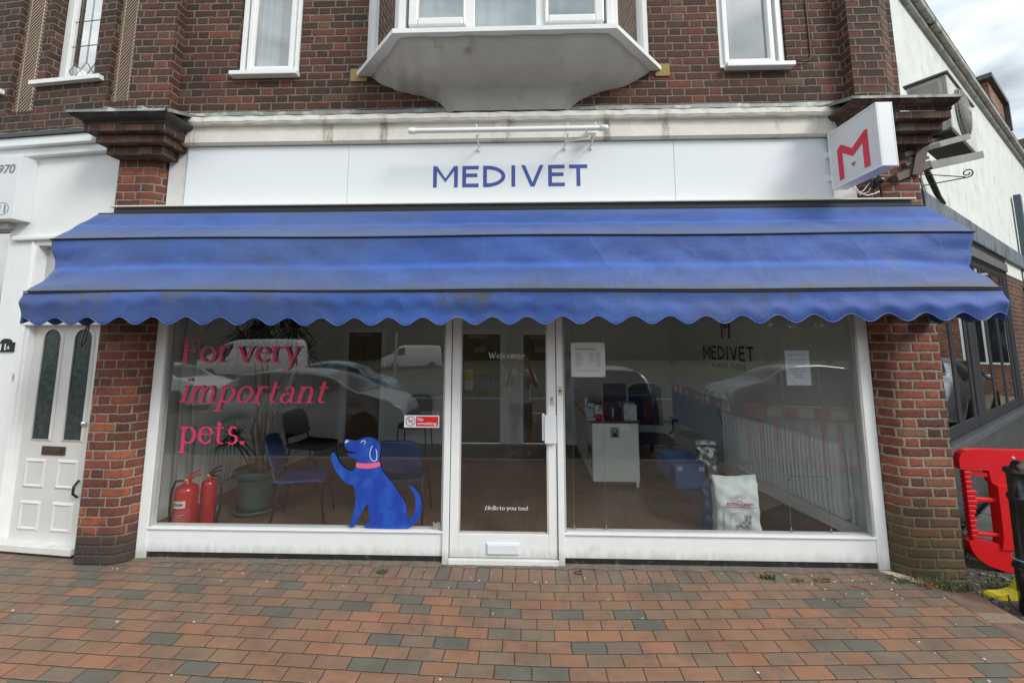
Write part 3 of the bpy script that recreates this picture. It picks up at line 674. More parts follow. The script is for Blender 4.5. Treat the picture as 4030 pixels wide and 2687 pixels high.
# ------------------------------------------------------------------ awning
CAN, t_, b_ = new_mat('blue_canvas')
co_ = t_.nodes.new('ShaderNodeTexCoord'); sp_ = t_.nodes.new('ShaderNodeSeparateXYZ'); t_.links.new(co_.outputs['Object'], sp_.inputs[0])
uvn = t_.nodes.new('ShaderNodeUVMap'); su = t_.nodes.new('ShaderNodeSeparateXYZ'); t_.links.new(uvn.outputs[0], su.inputs[0])
V_ = su.outputs[1]      # metres down the cloth
nA = noise(t_, 1.6, 5, .6, stretch=(1, 1, 3)); nB = noise(t_, 7, 6, .65, stretch=(.5, 1, 1.4)); nC = noise(t_, 120, 4, .6)
base = mixc(t_, sstep(t_, nA, .40, .62), (.027, .078, .30), (.040, .112, .41))
for c0, wd in ((.225, .030), (.705, .045)):      # crease highlights, with less dust there, painted in as brighter blue
    crease_hl = math_(t_, 'ABSOLUTE', math_(t_, 'SUBTRACT', V_, c0)); base = mixc(t_, math_(t_, 'MULTIPLY', sstep(t_, crease_hl, wd, .0), .75), base, (.045, .15, .60))
base = mixc(t_, 1., base, ramp(t_, nC, [(.3, .88), (.7, 1.12)]), 'MULTIPLY')
fade = math_(t_, 'ADD', V_, math_(t_, 'MULTIPLY', math_(t_, 'SUBTRACT', nB, .5), .16))
# dusty, sun-faded strips where rain water stands above each seam
k1 = math_(t_, 'MULTIPLY', sstep(t_, fade, .15, .46), sstep(t_, V_, .470, .473, 1., 0.))
k2 = math_(t_, 'MULTIPLY', sstep(t_, fade, .66, .92), sstep(t_, V_, .921, .924, 1., 0.))
k0 = sstep(t_, fade, .12, .0)
dust = math_(t_, 'MAXIMUM', math_(t_, 'MULTIPLY', k1, .62), math_(t_, 'MAXIMUM', math_(t_, 'MULTIPLY', k2, .5), math_(t_, 'MULTIPLY', k0, .35)))
base = mixc(t_, dust, base, (.13, .17, .25))
gr = math_(t_, 'MULTIPLY', sstep(t_, fade, .855, .925), sstep(t_, V_, .925, .93, 1., 0.))
base = mixc(t_, math_(t_, 'MULTIPLY', gr, .75), base, (.10, .11, .075))
al = math_(t_, 'MULTIPLY', sstep(t_, noise(t_, 1.9, 7, .75, stretch=(1, 1, .45)), .50, .60), sstep(t_, V_, .925, .93))
al = math_(t_, 'MULTIPLY', al, sstep(t_, math_(t_, 'ADD', V_, math_(t_, 'MULTIPLY', math_(t_, 'SUBTRACT', nB, .5), .35)), 1.03, .94, .25, 1.))
base = mixc(t_, math_(t_, 'MULTIPLY', al, .75), base, (.072, .078, .055))
al2 = math_(t_, 'MULTIPLY', sstep(t_, noise(t_, 2.6, 5, .6), .60, .72), .35); base = mixc(t_, al2, base, (.10, .125, .19)); base = mixc(t_, math_(t_, 'MULTIPLY', sstep(t_, noise(t_, .55, 4, .6), .42, .62), .30), base, (.10, .13, .21))
t_.links.new(base, b_.inputs['Base Color']); b_.inputs['Roughness'].default_value = .62
b_.inputs['Sheen Weight'].default_value = .15
rid = math_(t_, 'SUBTRACT', 1., math_(t_, 'ABSOLUTE', math_(t_, 'MULTIPLY', math_(t_, 'SUBTRACT', noise(t_, 1.5, 3, .5, stretch=(1.6, 1, 1.1)), .5), 14)), clamp=True)
bump(t_, b_, math_(t_, 'ADD', math_(t_, 'ADD', nC, math_(t_, 'MULTIPLY', nB, 2.2)), math_(t_, 'MULTIPLY', rid, 1.6)), .45, .005)
# a little daylight comes through the cloth
tl = t_.nodes.new('ShaderNodeBsdfTranslucent'); t_.links.new(base, tl.inputs[0]); ms = t_.nodes.new('ShaderNodeMixShader'); ms.inputs[0].default_value = .15
t_.links.new(b_.outputs[0], ms.inputs[1]); t_.links.new(tl.outputs[0], ms.inputs[2]); t_.links.new(ms.outputs[0], t_.nodes['Material Output'].inputs[0])
SEAM = pm('canvas_seam', (.018, .022, .03), .7, var=.2)
TRIM = pm('valance_binding', (.05, .12, .38), .6, var=.15, dirt=(.16, .2, .26), dscale=8)
aw = thing('awning', 'faded blue scalloped awning across the whole shopfront', 'awning', (0, 0, 0))
AX = 3.545; aw.location.x = -.027
A0 = (-.185, 2.925); A1 = (-.53, 2.615); A2 = (-.66, 2.18)
random.seed(3)
folds = [(random.uniform(.05, .95), random.uniform(.006, .016), random.uniform(3, 8)) for _ in range(8)]
def canopy(u, v, part):
    x = -AX + 2 * AX * u; a, b = (A0, A1) if part == 0 else (A1, A2)
    y = a[0] + (b[0] - a[0]) * v; z = a[1] + (b[1] - a[1]) * v
    nx, nz_ = ((b[1] - a[1]), -(b[0] - a[0])); l = math.hypot(nx, nz_); nx /= l; nz_ /= l      # normal in y,z; pick outward (-y,+z)
    if nx > 0: nx, nz_ = -nx, -nz_
    ed = (AX - abs(x)); er = max(0, 1 - ed / .55)
    c = .47 if part == 0 else .50
    tri = v / c if v < c else (1 - v) / (1 - c)
    sag = (.022 if part == 0 else .038) * tri ** .9
    if part == 0: sag *= 1 - er
    if part == 1: sag += er ** 1.5 * .050 * (v / .55 if v < .55 else (1 - v) / .45) + .012 * er * sin(v * 16 + x * 3) * sin(pi * v)
    wr = .0035 * sin(x * 2.9 + 2 * sin(x * 1.7) + v * 5) * sin(pi * v) + .0022 * sin(x * 31 + v * 17 + 3 * sin(x * 4)) * sin(pi * v) * (.5 + .5 * sin(x * 1.3)) + .0035 * sin(x * 13 - v * 9 + 1) * sin(pi * v)
    # diagonal drag creases from the ends
    if part == 1:
        for s in (-1, 1):
            dx = (x * s); q = (AX - dx)
            if q < 1.7:
                ph = (v - .95 + q * .38); wr += .011 * math.exp(-(ph * 6) ** 2) * min(1, q * 3) * (1 - q / 1.7)
                ph = (v - .62 + q * .22); wr -= .012 * math.exp(-(ph * 7) ** 2) * min(1, q * 3) * (1 - q / 1.7)
    y += nx * (-sag + wr); z += nz_ * (-sag + wr)
    if part == 1: x -= (1 if x > 0 else -1) * .050 * math.exp(-(ed / .10) ** 2) * (v / .52 if v < .52 else (1 - v) / .48)
    sagz = .004 * sin(x * 2.3 + 1)
    return (x, y, z + sagz * (1 if part else v))
cn = MB(); L0 = .4635; L1 = .454
cn.grid(lambda u, v: canopy(u, v, 0), 220, 16, lambda u, v: (u * 7.1, v * .47))
cn.grid(lambda u, v: canopy(u, v, 1), 220, 24, lambda u, v: (u * 7.1, .472 + v * .45))
# side gussets folding back to the hinge on the wall
for s in (-1, 1):
    H = Vector((s * (AX - .05), -.06, 2.22))
    U_ = 0 if s < 0 else 1
    def side(u, v, s=s, U_=U_, H=H):
        if u < .4: p = Vector(canopy(U_, u / .4, 0))
        else: p = Vector(canopy(U_, (u - .4) / .6, 1))
        q = Vector((s * (AX - .02), -.06, p.z * .55 + H.z * .45 if u < .4 else H.z + .18 * (1 - u)))
        r = p.lerp(q, v); r.x -= s * .05 * sin(pi * v) * (.4 + abs(sin(u * 9))); return r
    cn.grid(side, 30, 10, lambda u, v: (v, u * .9))
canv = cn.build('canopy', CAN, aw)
m = canv.modifiers.new('th', 'SOLIDIFY'); m.thickness = .0015
# valance
NW = 28.236
def val(u, v):
    x = -AX + 2 * AX * u
    drop = .158 + .022 * (1 - abs(sin(pi * (u * NW + .18)))) ** 1 * 0
    sc = .028 * cos(2 * pi * (u * NW + .469))
    tip = 1.957 + .022 * max(0, x / AX) + .004 * abs(x / AX)
    z = 2.172 - (2.172 - tip + sc) * v
    ed = AX - abs(x); er = max(0, 1 - ed / 1.6)
    y = -.662 + .010 * sin(x * 3.3 + .5) * v + .014 * v * sin(v * 3 + x * .9) - .012 * math.exp(-((v - .45 - .25 * sin(x * .8)) * 4) ** 2) * (1 + er)
    return (x, y, z + .004 * sin(x * 2.3 + 1))
va = MB(); va.grid(val, 580, 14, lambda u, v: (u * 7.1, .93 + v * .17))
va.grid(lambda u, v: (-AX + .003 * sin(v * 3), -.662 + .60 * u, 2.17 - (.205 + .024 * cos(2 * pi * u * 2.5)) * v), 60, 6, lambda u, v: (u, .93 + v * .17))
va.grid(lambda u, v: (AX, -.662 + .60 * u, 2.17 - (.195 + .024 * cos(2 * pi * u * 2.5)) * v), 60, 6, lambda u, v: (u, .93 + v * .17))
va = va.build('valance', CAN, aw); m = va.modifiers.new('th', 'SOLIDIFY'); m.thickness = .0015
tb = MB(); tb.tube([Vector(val(u / 900, 1.0)) for u in range(901)], .0042, 6); tb.build('valance_binding', TRIM, va)
sm_ = MB()
sm_.tube([Vector(canopy(u / 220, 1.0, 0)) + Vector((0, -.006, .001)) for u in range(221)], .006, 6)
sm_.tube([Vector(canopy(u / 220, 1.0, 1)) + Vector((0, -.005, .004)) for u in range(221)], .0055, 6)
sm_.tube([Vector(canopy(u / 220, 1.0, 1)) + Vector((0, -.005, -.010)) for u in range(221)], .005, 6)
sm_.tube([Vector(canopy(u / 220, 0.0, 0)) + Vector((0, -.002, .003)) for u in range(221)], .004, 6)
sm_.build('seam', SEAM, aw)
ribm = MB()
for (y, z) in ((A1[0] + .012, A1[1] - .018), (A2[0] + .014, A2[1] - .008)):
    ribm.tube([(-AX + .02, y, z), (AX - .02, y, z)], .010, 8)
    for s in (-1, 1): ribm.tube([(s * (AX - .02), y, z), (s * (AX - .05), -.06, 2.24)], .009, 8)
ribm.build('frame', STEEL, aw)
bx(-3.403, 3.432, -.185, -.11, 2.905, 2.972).build('housing', BLACK, aw)
hb = bx(-3.423, 3.447, -.215, -.08, 2.978, 2.990).build('housing_lid', pm('cream_trim', (.70, .66, .52), .5, var=.05), aw, bev=.002)
cord = thing('pull_cord', 'dark knotted cord loop hanging below the left end of the awning', 'cord')
c_ = MB(); c_.tube([(-3.42, -.31, 2.06), (-3.425, -.31, 1.93), (-3.455, -.31, 1.81), (-3.45, -.31, 1.765), (-3.43, -.31, 1.80), (-3.41, -.31, 1.9), (-3.405, -.31, 2.06)], .005, 6)
c_.build('loop', pm('grey_cord', (.09, .09, .09), .9), cord)

# ------------------------------------------------------------------ tube light over the sign
tl_ = thing('tube_light', 'thin white tubular light on brackets above the lettering', 'light')
TW = pm('tube_white', (.80, .81, .79), .35, var=.02)
mb = MB().lathe([(.0, -.008), (.024, -.008), (.026, 0), (.026, .045), (.022, .047)], (-.785, -.33, 3.575), 16, 'x'); mb.build('end_cap', TW, tl_); mb = MB(); mb.lathe([(.022, 1.60), (.026, 1.60), (.026, 1.66), (.02, 1.668), (0, 1.668)], (-.785, -.33, 3.575), 16, 'x')
mb.build('end_cap', TW, tl_)
MB().lathe([(.021, .045), (.021, 1.602)], (-.785, -.33, 3.575), 16, 'x').build('tube', TW, tl_)
for x in (-.22, .55, .78):
    mb = MB().tube([(x, -.33, 3.60), (x, -.33, 3.625), (x, -.12, 3.635)], .004, 6)
    mb.box(x - .006, x + .006, -.335, -.08, 3.533, 3.541); mb.box(x - .006, x + .006, -.10, -.082, 3.50, 3.541); mb.build('bracket', TW, tl_)
bx(.735, .81, -.20, -.13, 3.60, 3.66).build('junction_box', TW, tl_, bev=.005)
MB().tube([(.76, -.17, 3.60), (.74, -.22, 3.54), (.66, -.24, 3.52), (.58, -.2, 3.525), (.54, -.15, 3.55)], .004, 6).build('cable', TW, tl_)

# ------------------------------------------------------------------ projecting sign
ps = thing('projecting_sign', 'white projecting box sign with a red letter emblem at the right of the fascia', 'sign')
x0, x1, y0, y1, z0, z1 = 2.815, 2.930, -.64, -.125, 3.09, 3.588
mb = MB(); f_ = .012
mb.box(x0 + .006, x1 - .006, y0, y1, z0, z1); mb.build('case', SIGNW, ps, bev=.004)
mb = MB(); 
for (a, b, c, d) in ((y0, y1, z0, z0 + f_), (y0, y1, z1 - f_, z1), (y0, y0 + f_, z0 + f_, z1 - f_), (y1 - f_, y1, z0 + f_, z1 - f_)):
    mb.box(x0 - .002, x0 + .005, a, b, c, d); mb.box(x1 - .005, x1 + .002, a, b, c, d)
mb.build('rim', SIGNW, ps)
bx(x0 + .003, x0 + .0055, y0 + f_, y1 - f_, z0 + f_, z1 - f_).build('face_panel', FACEG, ps)
def mlogo(x, ya, yb, za, zb, mat, par, name='emblem', flip=1):
    P = lambda u, v: (x, ya + (yb - ya) * u, za + (zb - za) * v)
    mb = MB()
    for k, poly in enumerate([[(0, 0), (.17, 0), (.17, .74), (.17, .99), (.12, 1.0), (0, .90)], [(1, 0), (.82, 0), (.82, .70), (1, 1.0)],
                 [(.17, .74), (.17, .99), (.50, .72), (.50, .49)], [(1, 1.0), (.9, 1.0), (.50, .72), (.50, .49), (.82, .70)], [(.42, .12), (.58, .12), (.50, 0.0)]]):
        mb.face([P(u, v + (.22 if k == 4 else 0)) if k < 4 else P(u, v + .2) for u, v in poly])
        for i in range(len(mb.v) - len(poly), len(mb.v)):
            a = mb.v[i]; mb.v[i] = (a[0] - .0003 * k * flip, a[1], a[2])
    return mb.build(name, mat, par)
mlogo(x0 + .001, -.215, -.535, 3.138, 3.432, RED, ps)
for z in (3.42, 3.21): 
    mb = bx(2.825, 2.855, -.125, -.085, z - .02, z + .02); mb.box(2.805, 2.875, -.092, -.081, z - .032, z + .032); mb.build('bracket', SIGNW, ps, bev=.002)
cm = thing('security_camera', 'small black camera on the ledge under the projecting sign', 'camera')
bx(3.075, 3.15, -.22, -.15, 3.09, 3.17).build('body', BLACK, cm, bev=.006)
MB().lathe([(0, -.03), (.02, -.027), (.032, -.012), (.036, .005), (.036, .02)], (3.125, -.235, 3.13), 16, 'y').build('lens', pm('black_dome', (.02, .02, .02), .12), cm)
MB().lathe([(.028, 2.991), (.024, 3.0), (.008, 3.01), (.008, 3.09)], (3.115, -.185, 0), 12).build('stand', BLACK, cm)
cb2 = thing('white_cables', 'loose white cables looping from the box sign to the camera', 'cable')
mb = MB(); mb.tube([(2.95, -.19, 3.10), (2.98, -.2, 3.04), (3.04, -.2, 3.015), (3.10, -.2, 3.03), (3.14, -.2, 3.05)], .005, 6)
mb.tube([(2.93, -.19, 3.10), (2.99, -.19, 3.025), (3.06, -.19, 3.05), (3.09, -.19, 3.10)], .004, 6); mb.tube([(2.95, -.19, 3.03), (3.02, -.19, 3.06), (3.08, -.19, 3.13)], .004, 6)
mb.build('cable', TW, cb2)
bc = thing('black_cable', 'black cable running down the brick beside the box sign', 'cable')
MB().tube([(3.17, -.15, 3.58), (3.18, -.15, 3.3), (3.20, -.15, 3.0)], .008, 6).build('cable', BLACK, bc)
cw = thing('lightning_wire', 'thin brown wire clipped down the brickwork right of the right window', 'wire')
MB().tube([(2.80, -.008, 5.6), (2.815, -.008, 4.9), (2.82, -.008, 4.42), (2.80, -.012, 4.37), (2.74, -.02, 4.345), (2.66, -.03, 4.37)], .006, 6).build('wire', pm('brown_wire', (.10, .06, .045), .6), cw)

# ------------------------------------------------------------------ shopfront joinery
sfm = MB()
sfm.box(-3.10, -3.010, -.0, .09, .0, 2.32); sfm.box(2.992, 3.083, 0, .09, .0, 2.32)
sfm.box(-.503, -.452, -.015, .10, .0, 2.32); sfm.box(.452, .503, -.015, .10, .0, 2.32)
sfm.box(-3.01, 2.992, .0, .09, 2.22, 2.35)
fr = sfm.build('shopfront_frame', WHITE, shop, bev=.004)
pnl = MB(); pnl.box(-3.010, -.503, .005, .085, .056, .238); pnl.box(.503, 2.992, .005, .085, .056, .238)
pnl.build('stall_riser', WHITE, fr, bev=.003)
sl = MB(); sl.box(-3.010, -.503, -.012, .095, .2385, .2525); sl.box(.503, 2.992, -.012, .095, .2385, .2525); sl.build('window_sill', WHITE, fr, bev=.003)
for a, b in ((-3.010, -2.992), (-.52, -.503), (.503, .52), (2.975, 2.992)): bx(a, b, .004, .03, .253, 2.22).build('glazing_bead', pm('grey_bead', (.42, .42, .41), .5), fr)
pl = MB(); pl.box(-3.08, -.503, .012, .08, -.02, .055); pl.box(.503, 3.06, .012, .08, -.02, .055)
pl.build('black_plinth', pm('black_plinth', (.015, .015, .017), .5, var=.3, dirt=(.08, .08, .075), dscale=20, dlo=.55, dhi=.7), fr)
bx(-.452, .452, -.02, .10, -.0, .045).build('threshold', pm('worn_threshold', (.68, .70, .68), .5, var=.08, dirt=(.16, .15, .13), dscale=9, dlo=.56, dhi=.68, stretch=(.3, 1, 1)), fr, bev=.006)
TILT = .0122      # the panes lean back very slightly
def pane(x0, x1, y, z0, z1, name, par):
    M = Matrix(((1, 0, 0, 0), (0, 1, TILT, -TILT * z0), (0, 0, 1, 0), (0, 0, 0, 1))); mb = MB(); mb.box(x0, x1, y, y + .006, z0, z1, M); return mb.build(name, M_GLASS, par)
for a, b in ((-2.992, -.52), (.52, 2.975)): pane(a - .01, b + .01, .030, .25, 2.23, 'shop_pane', fr)
PF = pm('door_frame_tan', (.55, .5, .5), .45)
# door
dr = MB(); dr.box(-.445, -.374, .0, .045, .052, 2.2); dr.box(.374, .445, .0, .045, .052, 2.2); dr.box(-.374, .374, .0, .045, .052, .236); dr.box(-.374, .374, 0, .045, 2.05, 2.2)
dr = dr.build('shop_door', WHITE, shop, bev=.004)
pane(-.38, .38, .018, .23, 2.06, 'door_pane', dr)
bd = MB()
for a, b, c, d in ((-.374, .374, .236, .246), (-.374, -.362, .246, 2.05), (.362, .374, .246, 2.05)): bd.box(a, b, .004, .03, c, d)
bd.build('glazing_bead', PF, dr)
lb = MB(); lb.box(-.135, .135, -.012, .0, .082, .168); lb.box(-.128, .128, -.018, -.012, .088, .160); lb.build('letter_flap', SIGNW, dr, bev=.003)
hp = MB(); hp.box(.345, .445, -.045, -.005, .965, 1.195); hp.box(.325, .3449, -.03, -.004, .985, 1.205); hp.build('handle_cover', SIGNW, dr, bev=.004)
lk = bx(.395, .425, -.006, 0, 1.275, 1.345).build('lock_plate', pm('pale_plate', (.55, .5, .5), .4), dr, bev=.002)
MB().lathe([(0, -.010), (.006, -.010), (.006, -.006)], (.41, 0, 1.32), 10, 'y').build('keyhole', BLACK, lk)
l2 = bx(.462, .495, -.024, -.015, 1.355, 1.43).build('lock_plate', pm('cream_plate', (.55, .52, .42), .4), fr, bev=.002)
MB().lathe([(0, -.03), (.008, -.03), (.009, -.024)], (.478, 0, 1.393), 10, 'y').build('keyhole', BLACK, l2)

# lettering and pictures stuck on the glass
yg = .0275
pk = thing('pink_lettering', 'large pink serif slogan on the left shop window', 'lettering')
serif('For very', -2.89, -1.80, 1.622, .143, yg, PINK, 'word', pk)
serif('important', -2.87, -1.55, 1.276, .143, yg, PINK, 'word', pk, shear=.22)
serif('pets.', -2.84, -2.235, .926, .147, yg, PINK, 'word', pk)
WL = pm('white_vinyl', (.80, .80, .78), .5, var=.02)
t1 = thing('welcome_lettering', 'pale serif greeting near the top of the shop door glass', 'lettering'); serif('Welcome', -.135, .18, 1.662, .036, .0155, pm('faded_vinyl', (.55, .53, .48), .5), 'word', t1)
t2 = thing('hello_lettering', 'small white serif line low on the shop door glass', 'lettering')
serif('Hello', -.158, -.045, .418, .022, .0155, WL, 'word', t2, shear=.22); serif('to you too!', -.035, .206, .418, .022, .0155, WL, 'word', t2)
# dog picture
DOG = [(345,285),(365,275),(430,290),(500,298),(545,280),(580,258),(640,248),(710,258),(760,285),(800,330),(818,380),(812,440),(808,520),(805,580),(822,620),(820,650),(860,720),(910,785),(980,860),(1040,950),(1100,1040),(1145,1110),(1170,1190),(1185,1270),(1187,1330),(1200,1345),(1240,1315),(1275,1250),(1290,1170),(1285,1080),(1265,1010),(1230,950),(1190,915),(1190,893),(1225,890),(1275,930),(1320,990),(1355,1060),(1368,1140),(1368,1220),(1345,1300),(1310,1370),(1260,1425),(1200,1462),(1100,1472),(900,1470),(660,1462),(638,1440),(655,1405),(700,1392),(715,1385),(705,1340),(690,1260),(682,1200),(690,1165),(650,1160),(625,1220),(580,1310),(540,1390),(515,1462),(450,1458),(455,1420),(485,1330),(505,1240),(520,1140),(515,1050),(500,960),(485,900),(430,895),(375,870),(310,800),(240,710),(190,600),(170,520),(180,470),(205,460),(235,490),(270,570),(320,640),(380,690),(430,712),(480,700),(505,670),(503,650),(510,595),(522,555),(470,545),(420,515),(385,485),(375,462),(420,475),(480,468),(515,455),(430,450),(380,425),(345,380),(335,330)]
def D_(p): return (-1.483 + (p[0] - 170) * .000665, .254 + (1472 - p[1]) * .000605)
def chaik(P, n=1):
    for _ in range(n):
        Q = []
        for k in range(len(P)):
            a, b = P[k], P[(k + 1) % len(P)]; Q += [(a[0] * .75 + b[0] * .25, a[1] * .75 + b[1] * .25), (a[0] * .25 + b[0] * .75, a[1] * .25 + b[1] * .75)]
        P = Q
    return P
dogt = thing('dog_sticker', 'blue waving cartoon dog with pink collar stuck on the window', 'sticker')
DM, t_, b_ = new_mat('painted_blue'); nn = noise(t_, 5.5, 7, .62, stretch=(1.6, 1, 1)); n3 = noise(t_, 26, 5, .7, stretch=(2.5, 1, .7))
cc = mixc(t_, sstep(t_, nn, .42, .66), (.006, .045, .34), (.012, .085, .45)); cc = mixc(t_, math_(t_, 'MULTIPLY', sstep(t_, n3, .55, .75), sstep(t_, nn, .5, .66)), cc, (.06, .18, .55))
t_.links.new(cc, b_.inputs['Base Color']); b_.inputs['Roughness'].default_value = .55
P = chaik([D_(p) for p in DOG], 2)
mb = MB(); mb.prism(P, .0225, .0245); dm = mb.build('body', DM, dogt)
LW = pm('pale_line', (.55, .68, .8), .5)
def ribbon(mb, pts, wd, y):
    P = [Vector(D_(p)) for p in pts]
    for i in range(len(P) - 1):
        d = (P[i + 1] - P[i]).normalized(); n = Vector((-d.y, d.x)) * wd / 2; e = d * wd * .2
        mb.face([(q.x, y - (i % 2) * .0002, q.y) for q in (P[i] + n - e, P[i + 1] + n + e, P[i + 1] - n + e, P[i] - n - e)])
ft = MB(); ribbon(ft, [(707, 368), (690, 410), (678, 470), (684, 520), (705, 560), (740, 578), (768, 560), (774, 510), (768, 460), (756, 415)], .0065, .0218)
ft.build('ear_line', LW, dogt); ft = MB(); ribbon(ft, [(556, 324), (575, 302), (600, 296), (612, 310), (610, 330), (602, 346)], .0065, .0218)
ft.build('eye_line', LW, dogt); ft = MB(); ft.face([(*D_(p),) and (D_(p)[0], .0217, D_(p)[1]) for p in ((362, 290), (402, 298), (385, 320), (358, 334), (347, 322))])
ft.build('nose', LW, dogt)
cl = MB(); cl.face([(D_(p)[0], .0212, D_(p)[1]) for p in ((508, 595), (560, 604), (640, 608), (730, 600), (810, 582), (822, 638), (750, 664), (650, 678), (560, 672), (503, 656))]); cl.build('collar', pm('collar_pink', (.75, .12, .24), .5), dogt)
# no smoking plate
nsg = thing('no_smoking_sign', 'small red and white no smoking sticker beside the door frame', 'sign')
bx(-.857, -.554, .0235, .0265, 1.076, 1.178).build('plate', SIGNW, nsg)
bx(-.755, -.564, .0215, .0232, 1.087, 1.168).build('red_field', pm('safety_red', (.65, .012, .015), .45), nsg)
sans('No', -.742, -.692, 1.130, 1.160, .0205, SIGNW, 'lettering', nsg, th=0, bold=.01); sans('smoking', -.742, -.576, 1.092, 1.124, .0205, SIGNW, 'lettering', nsg, th=0, bold=.01)
rg = MB(); cx_, cz_ = -.803, 1.127
A_ = arc(cx_, cz_, .041, .041, 0, 360, 32); B_ = arc(cx_, cz_, .035, .035, 0, 360, 32)
for k in range(32): rg.face([(A_[k][0], .0230, A_[k][1]), (A_[k + 1][0], .0230, A_[k + 1][1]), (B_[k + 1][0], .0230, B_[k + 1][1]), (B_[k][0], .0230, B_[k][1])])
rg.face([(cx_ - .028, .0226, cz_ + .023), (cx_ - .023, .0226, cz_ + .028), (cx_ + .028, .0226, cz_ - .023), (cx_ + .023, .0226, cz_ - .028)])
rg.build('prohibition_ring', pm('dark_red_ring', (.4, .02, .06), .5), nsg)
cg = MB(); cg.face([(cx_ - .022, .0232, cz_ - .008), (cx_ + .026, .0232, cz_ + .006), (cx_ + .024, .0232, cz_ + .012), (cx_ - .024, .0232, cz_ - .002)]); cg.build('cigarette', BLACK, nsg)
# opening hours
INK = pm('ink', (.03, .03, .04), .6); PLQ = pm('frosted_plaque', (.60, .61, .61), .4, var=.02)
oh = thing('opening_hours_plaque', 'pale square opening hours plaque at the top left of the right window', 'sign')
plq = bx(.582, .874, .0215, .0255, 1.506, 1.80).build('plate', PLQ, oh)
sans('Opening', .618, .722, 1.727, 1.757, .021, INK, 'lettering', oh, th=0, bold=.004); sans('hours:', .73, .802, 1.733, 1.757, .021, INK, 'lettering', oh, th=0, shear=.3, bold=.004)
rows = [('Monday', '8:30am - 7:00pm'), ('Tuesday', '8:30am - 7:00pm'), ('Wednesday', '8:30am - 7:00pm'), ('Thursday', '8:30am - 7:00pm'), ('Friday', '8:30am - 7:00pm'), ('Saturday', 'Closed'), ('Sunday', 'Closed')]
for k, (a, b) in enumerate(rows):
    z = 1.702 - k * .0182
    sans(a, .619, .619 + .0078 * len(a), z, z + .011, .021, INK, 'lettering', oh, th=0, bold=.012); sans(b, .834 - (.094 if len(b) > 8 else .034), .834, z, z + .010, .021, INK, 'lettering', oh, th=0, bold=.006)
for z in (1.562, 1.553): sans('In emergency, please call when we are closed', .619, .825, z, z + .006, .021, INK, 'lettering', oh, th=0)
for x in (.594, .862):
    for z in (1.518, 1.788): MB().lathe([(0, .016), (.006, .0165), (.007, .0215)], (x, 0, z), 10, 'y').build('stud', CHROME, oh)
nt_ = thing('paper_notice', 'white printed sheet taped inside the right window', 'notice')
bx(2.418, 2.622, .058, .0595, 1.438, 1.732).build('sheet', pm('paper', (.66, .68, .76), .7, var=.02), nt_)
for k, (s_, w_) in enumerate((('Easter Opening Hours', .14), ('', 0), ('Good Friday - Closed', .13), ('Saturday 30th April - Closed', .16), ('Sunday 1st April - Closed', .15), ('Easter Monday - Closed', .15), ('Tuesday - Open', .12), ('as normal', .07), ('Thank you', .08))):
    if s_: sans(s_, 2.52 - w_ / 2, 2.52 + w_ / 2, 1.69 - k * .024, 1.702 - k * .024, .0575, INK, 'lettering', nt_, th=0, bold=.01)
# cable display wires
WIRE = pm('steel_wire', (.4, .4, .4), .4, .8)
wr_ = thing('display_wires', 'thin vertical steel display wires inside the right window', 'wires')
mb = MB()
for xt, xb in ((.60, .59), (.845, .857), (2.39, 2.37), (2.70, 2.69)): mb.tube([(xb, .07, .255), (xt, .07, 2.2)], .0016, 5)
mb.build('wire', WIRE, wr_)
mb = MB()
for x in (.59, .857, 2.37, 2.69): mb.lathe([(.007, .254), (.007, .285), (.003, .29)], (x, .07, 0), 8)
for x in (2.385, 2.695):
    for z in (1.22, .66, 1.30): mb.lathe([(.006, z), (.006, z + .012)], (x, .07, 0), 8)
mb.box(2.385, 2.695, .068, .072, 1.255, 1.259); mb.box(2.385, 2.695, .068, .072, .69, .694); mb.build('clamp', STEEL, wr_)

# ------------------------------------------------------------------ neighbour on the left (turned six degrees)
lb_ = thing('neighbour_building', 'white rendered neighbouring shop with dark brick and herringbone panels upstairs', 'building', (-3.53, 0, 0), R(-6))
# local frame: x = -s (s runs left along the front), y = -(distance in front of the wall)
HB, t_, b_ = new_mat('herringbone_tile'); uvn = t_.nodes.new('ShaderNodeUVMap'); su = t_.nodes.new('ShaderNodeSeparateXYZ'); t_.links.new(uvn.outputs[0], su.inputs[0])
du = math_(t_, 'SUBTRACT', su.outputs[0], .64)
vv = math_(t_, 'ADD', math_(t_, 'MULTIPLY', su.outputs[1], 1.), math_(t_, 'MULTIPLY', math_(t_, 'ABSOLUTE', du), .31))
fr_ = math_(t_, 'FRACT', math_(t_, 'DIVIDE', vv, .042)); mj = sstep(t_, math_(t_, 'MINIMUM', fr_, math_(t_, 'SUBTRACT', 1., fr_)), .11, .20)
edg = math_(t_, 'MINIMUM', math_(t_, 'ABSOLUTE', du), math_(t_, 'MULTIPLY', math_(t_, 'ABSOLUTE', math_(t_, 'SUBTRACT', su.outputs[0], .13)), 1.))
mj = math_(t_, 'MINIMUM', mj, sstep(t_, edg, .012, .03))
isb = math_(t_, 'LESS_THAN', su.outputs[0], .13)
wn_ = t_.nodes.new('ShaderNodeTexWhiteNoise'); wn_.noise_dimensions = '1D'; t_.links.new(math_(t_, 'FLOOR', math_(t_, 'DIVIDE', vv, .042)), wn_.inputs['W'])
tc_ = mixc(t_, wn_.outputs[0], (.07, .038, .024), (.13, .065, .04)); tc_ = mixc(t_, isb, tc_, (.10, .052, .034))
t_.links.new(mixc(t_, mj, (.46, .38, .28), tc_), b_.inputs['Base Color']); b_.inputs['Roughness'].default_value = .85; bump(t_, b_, mj, .8, .006)
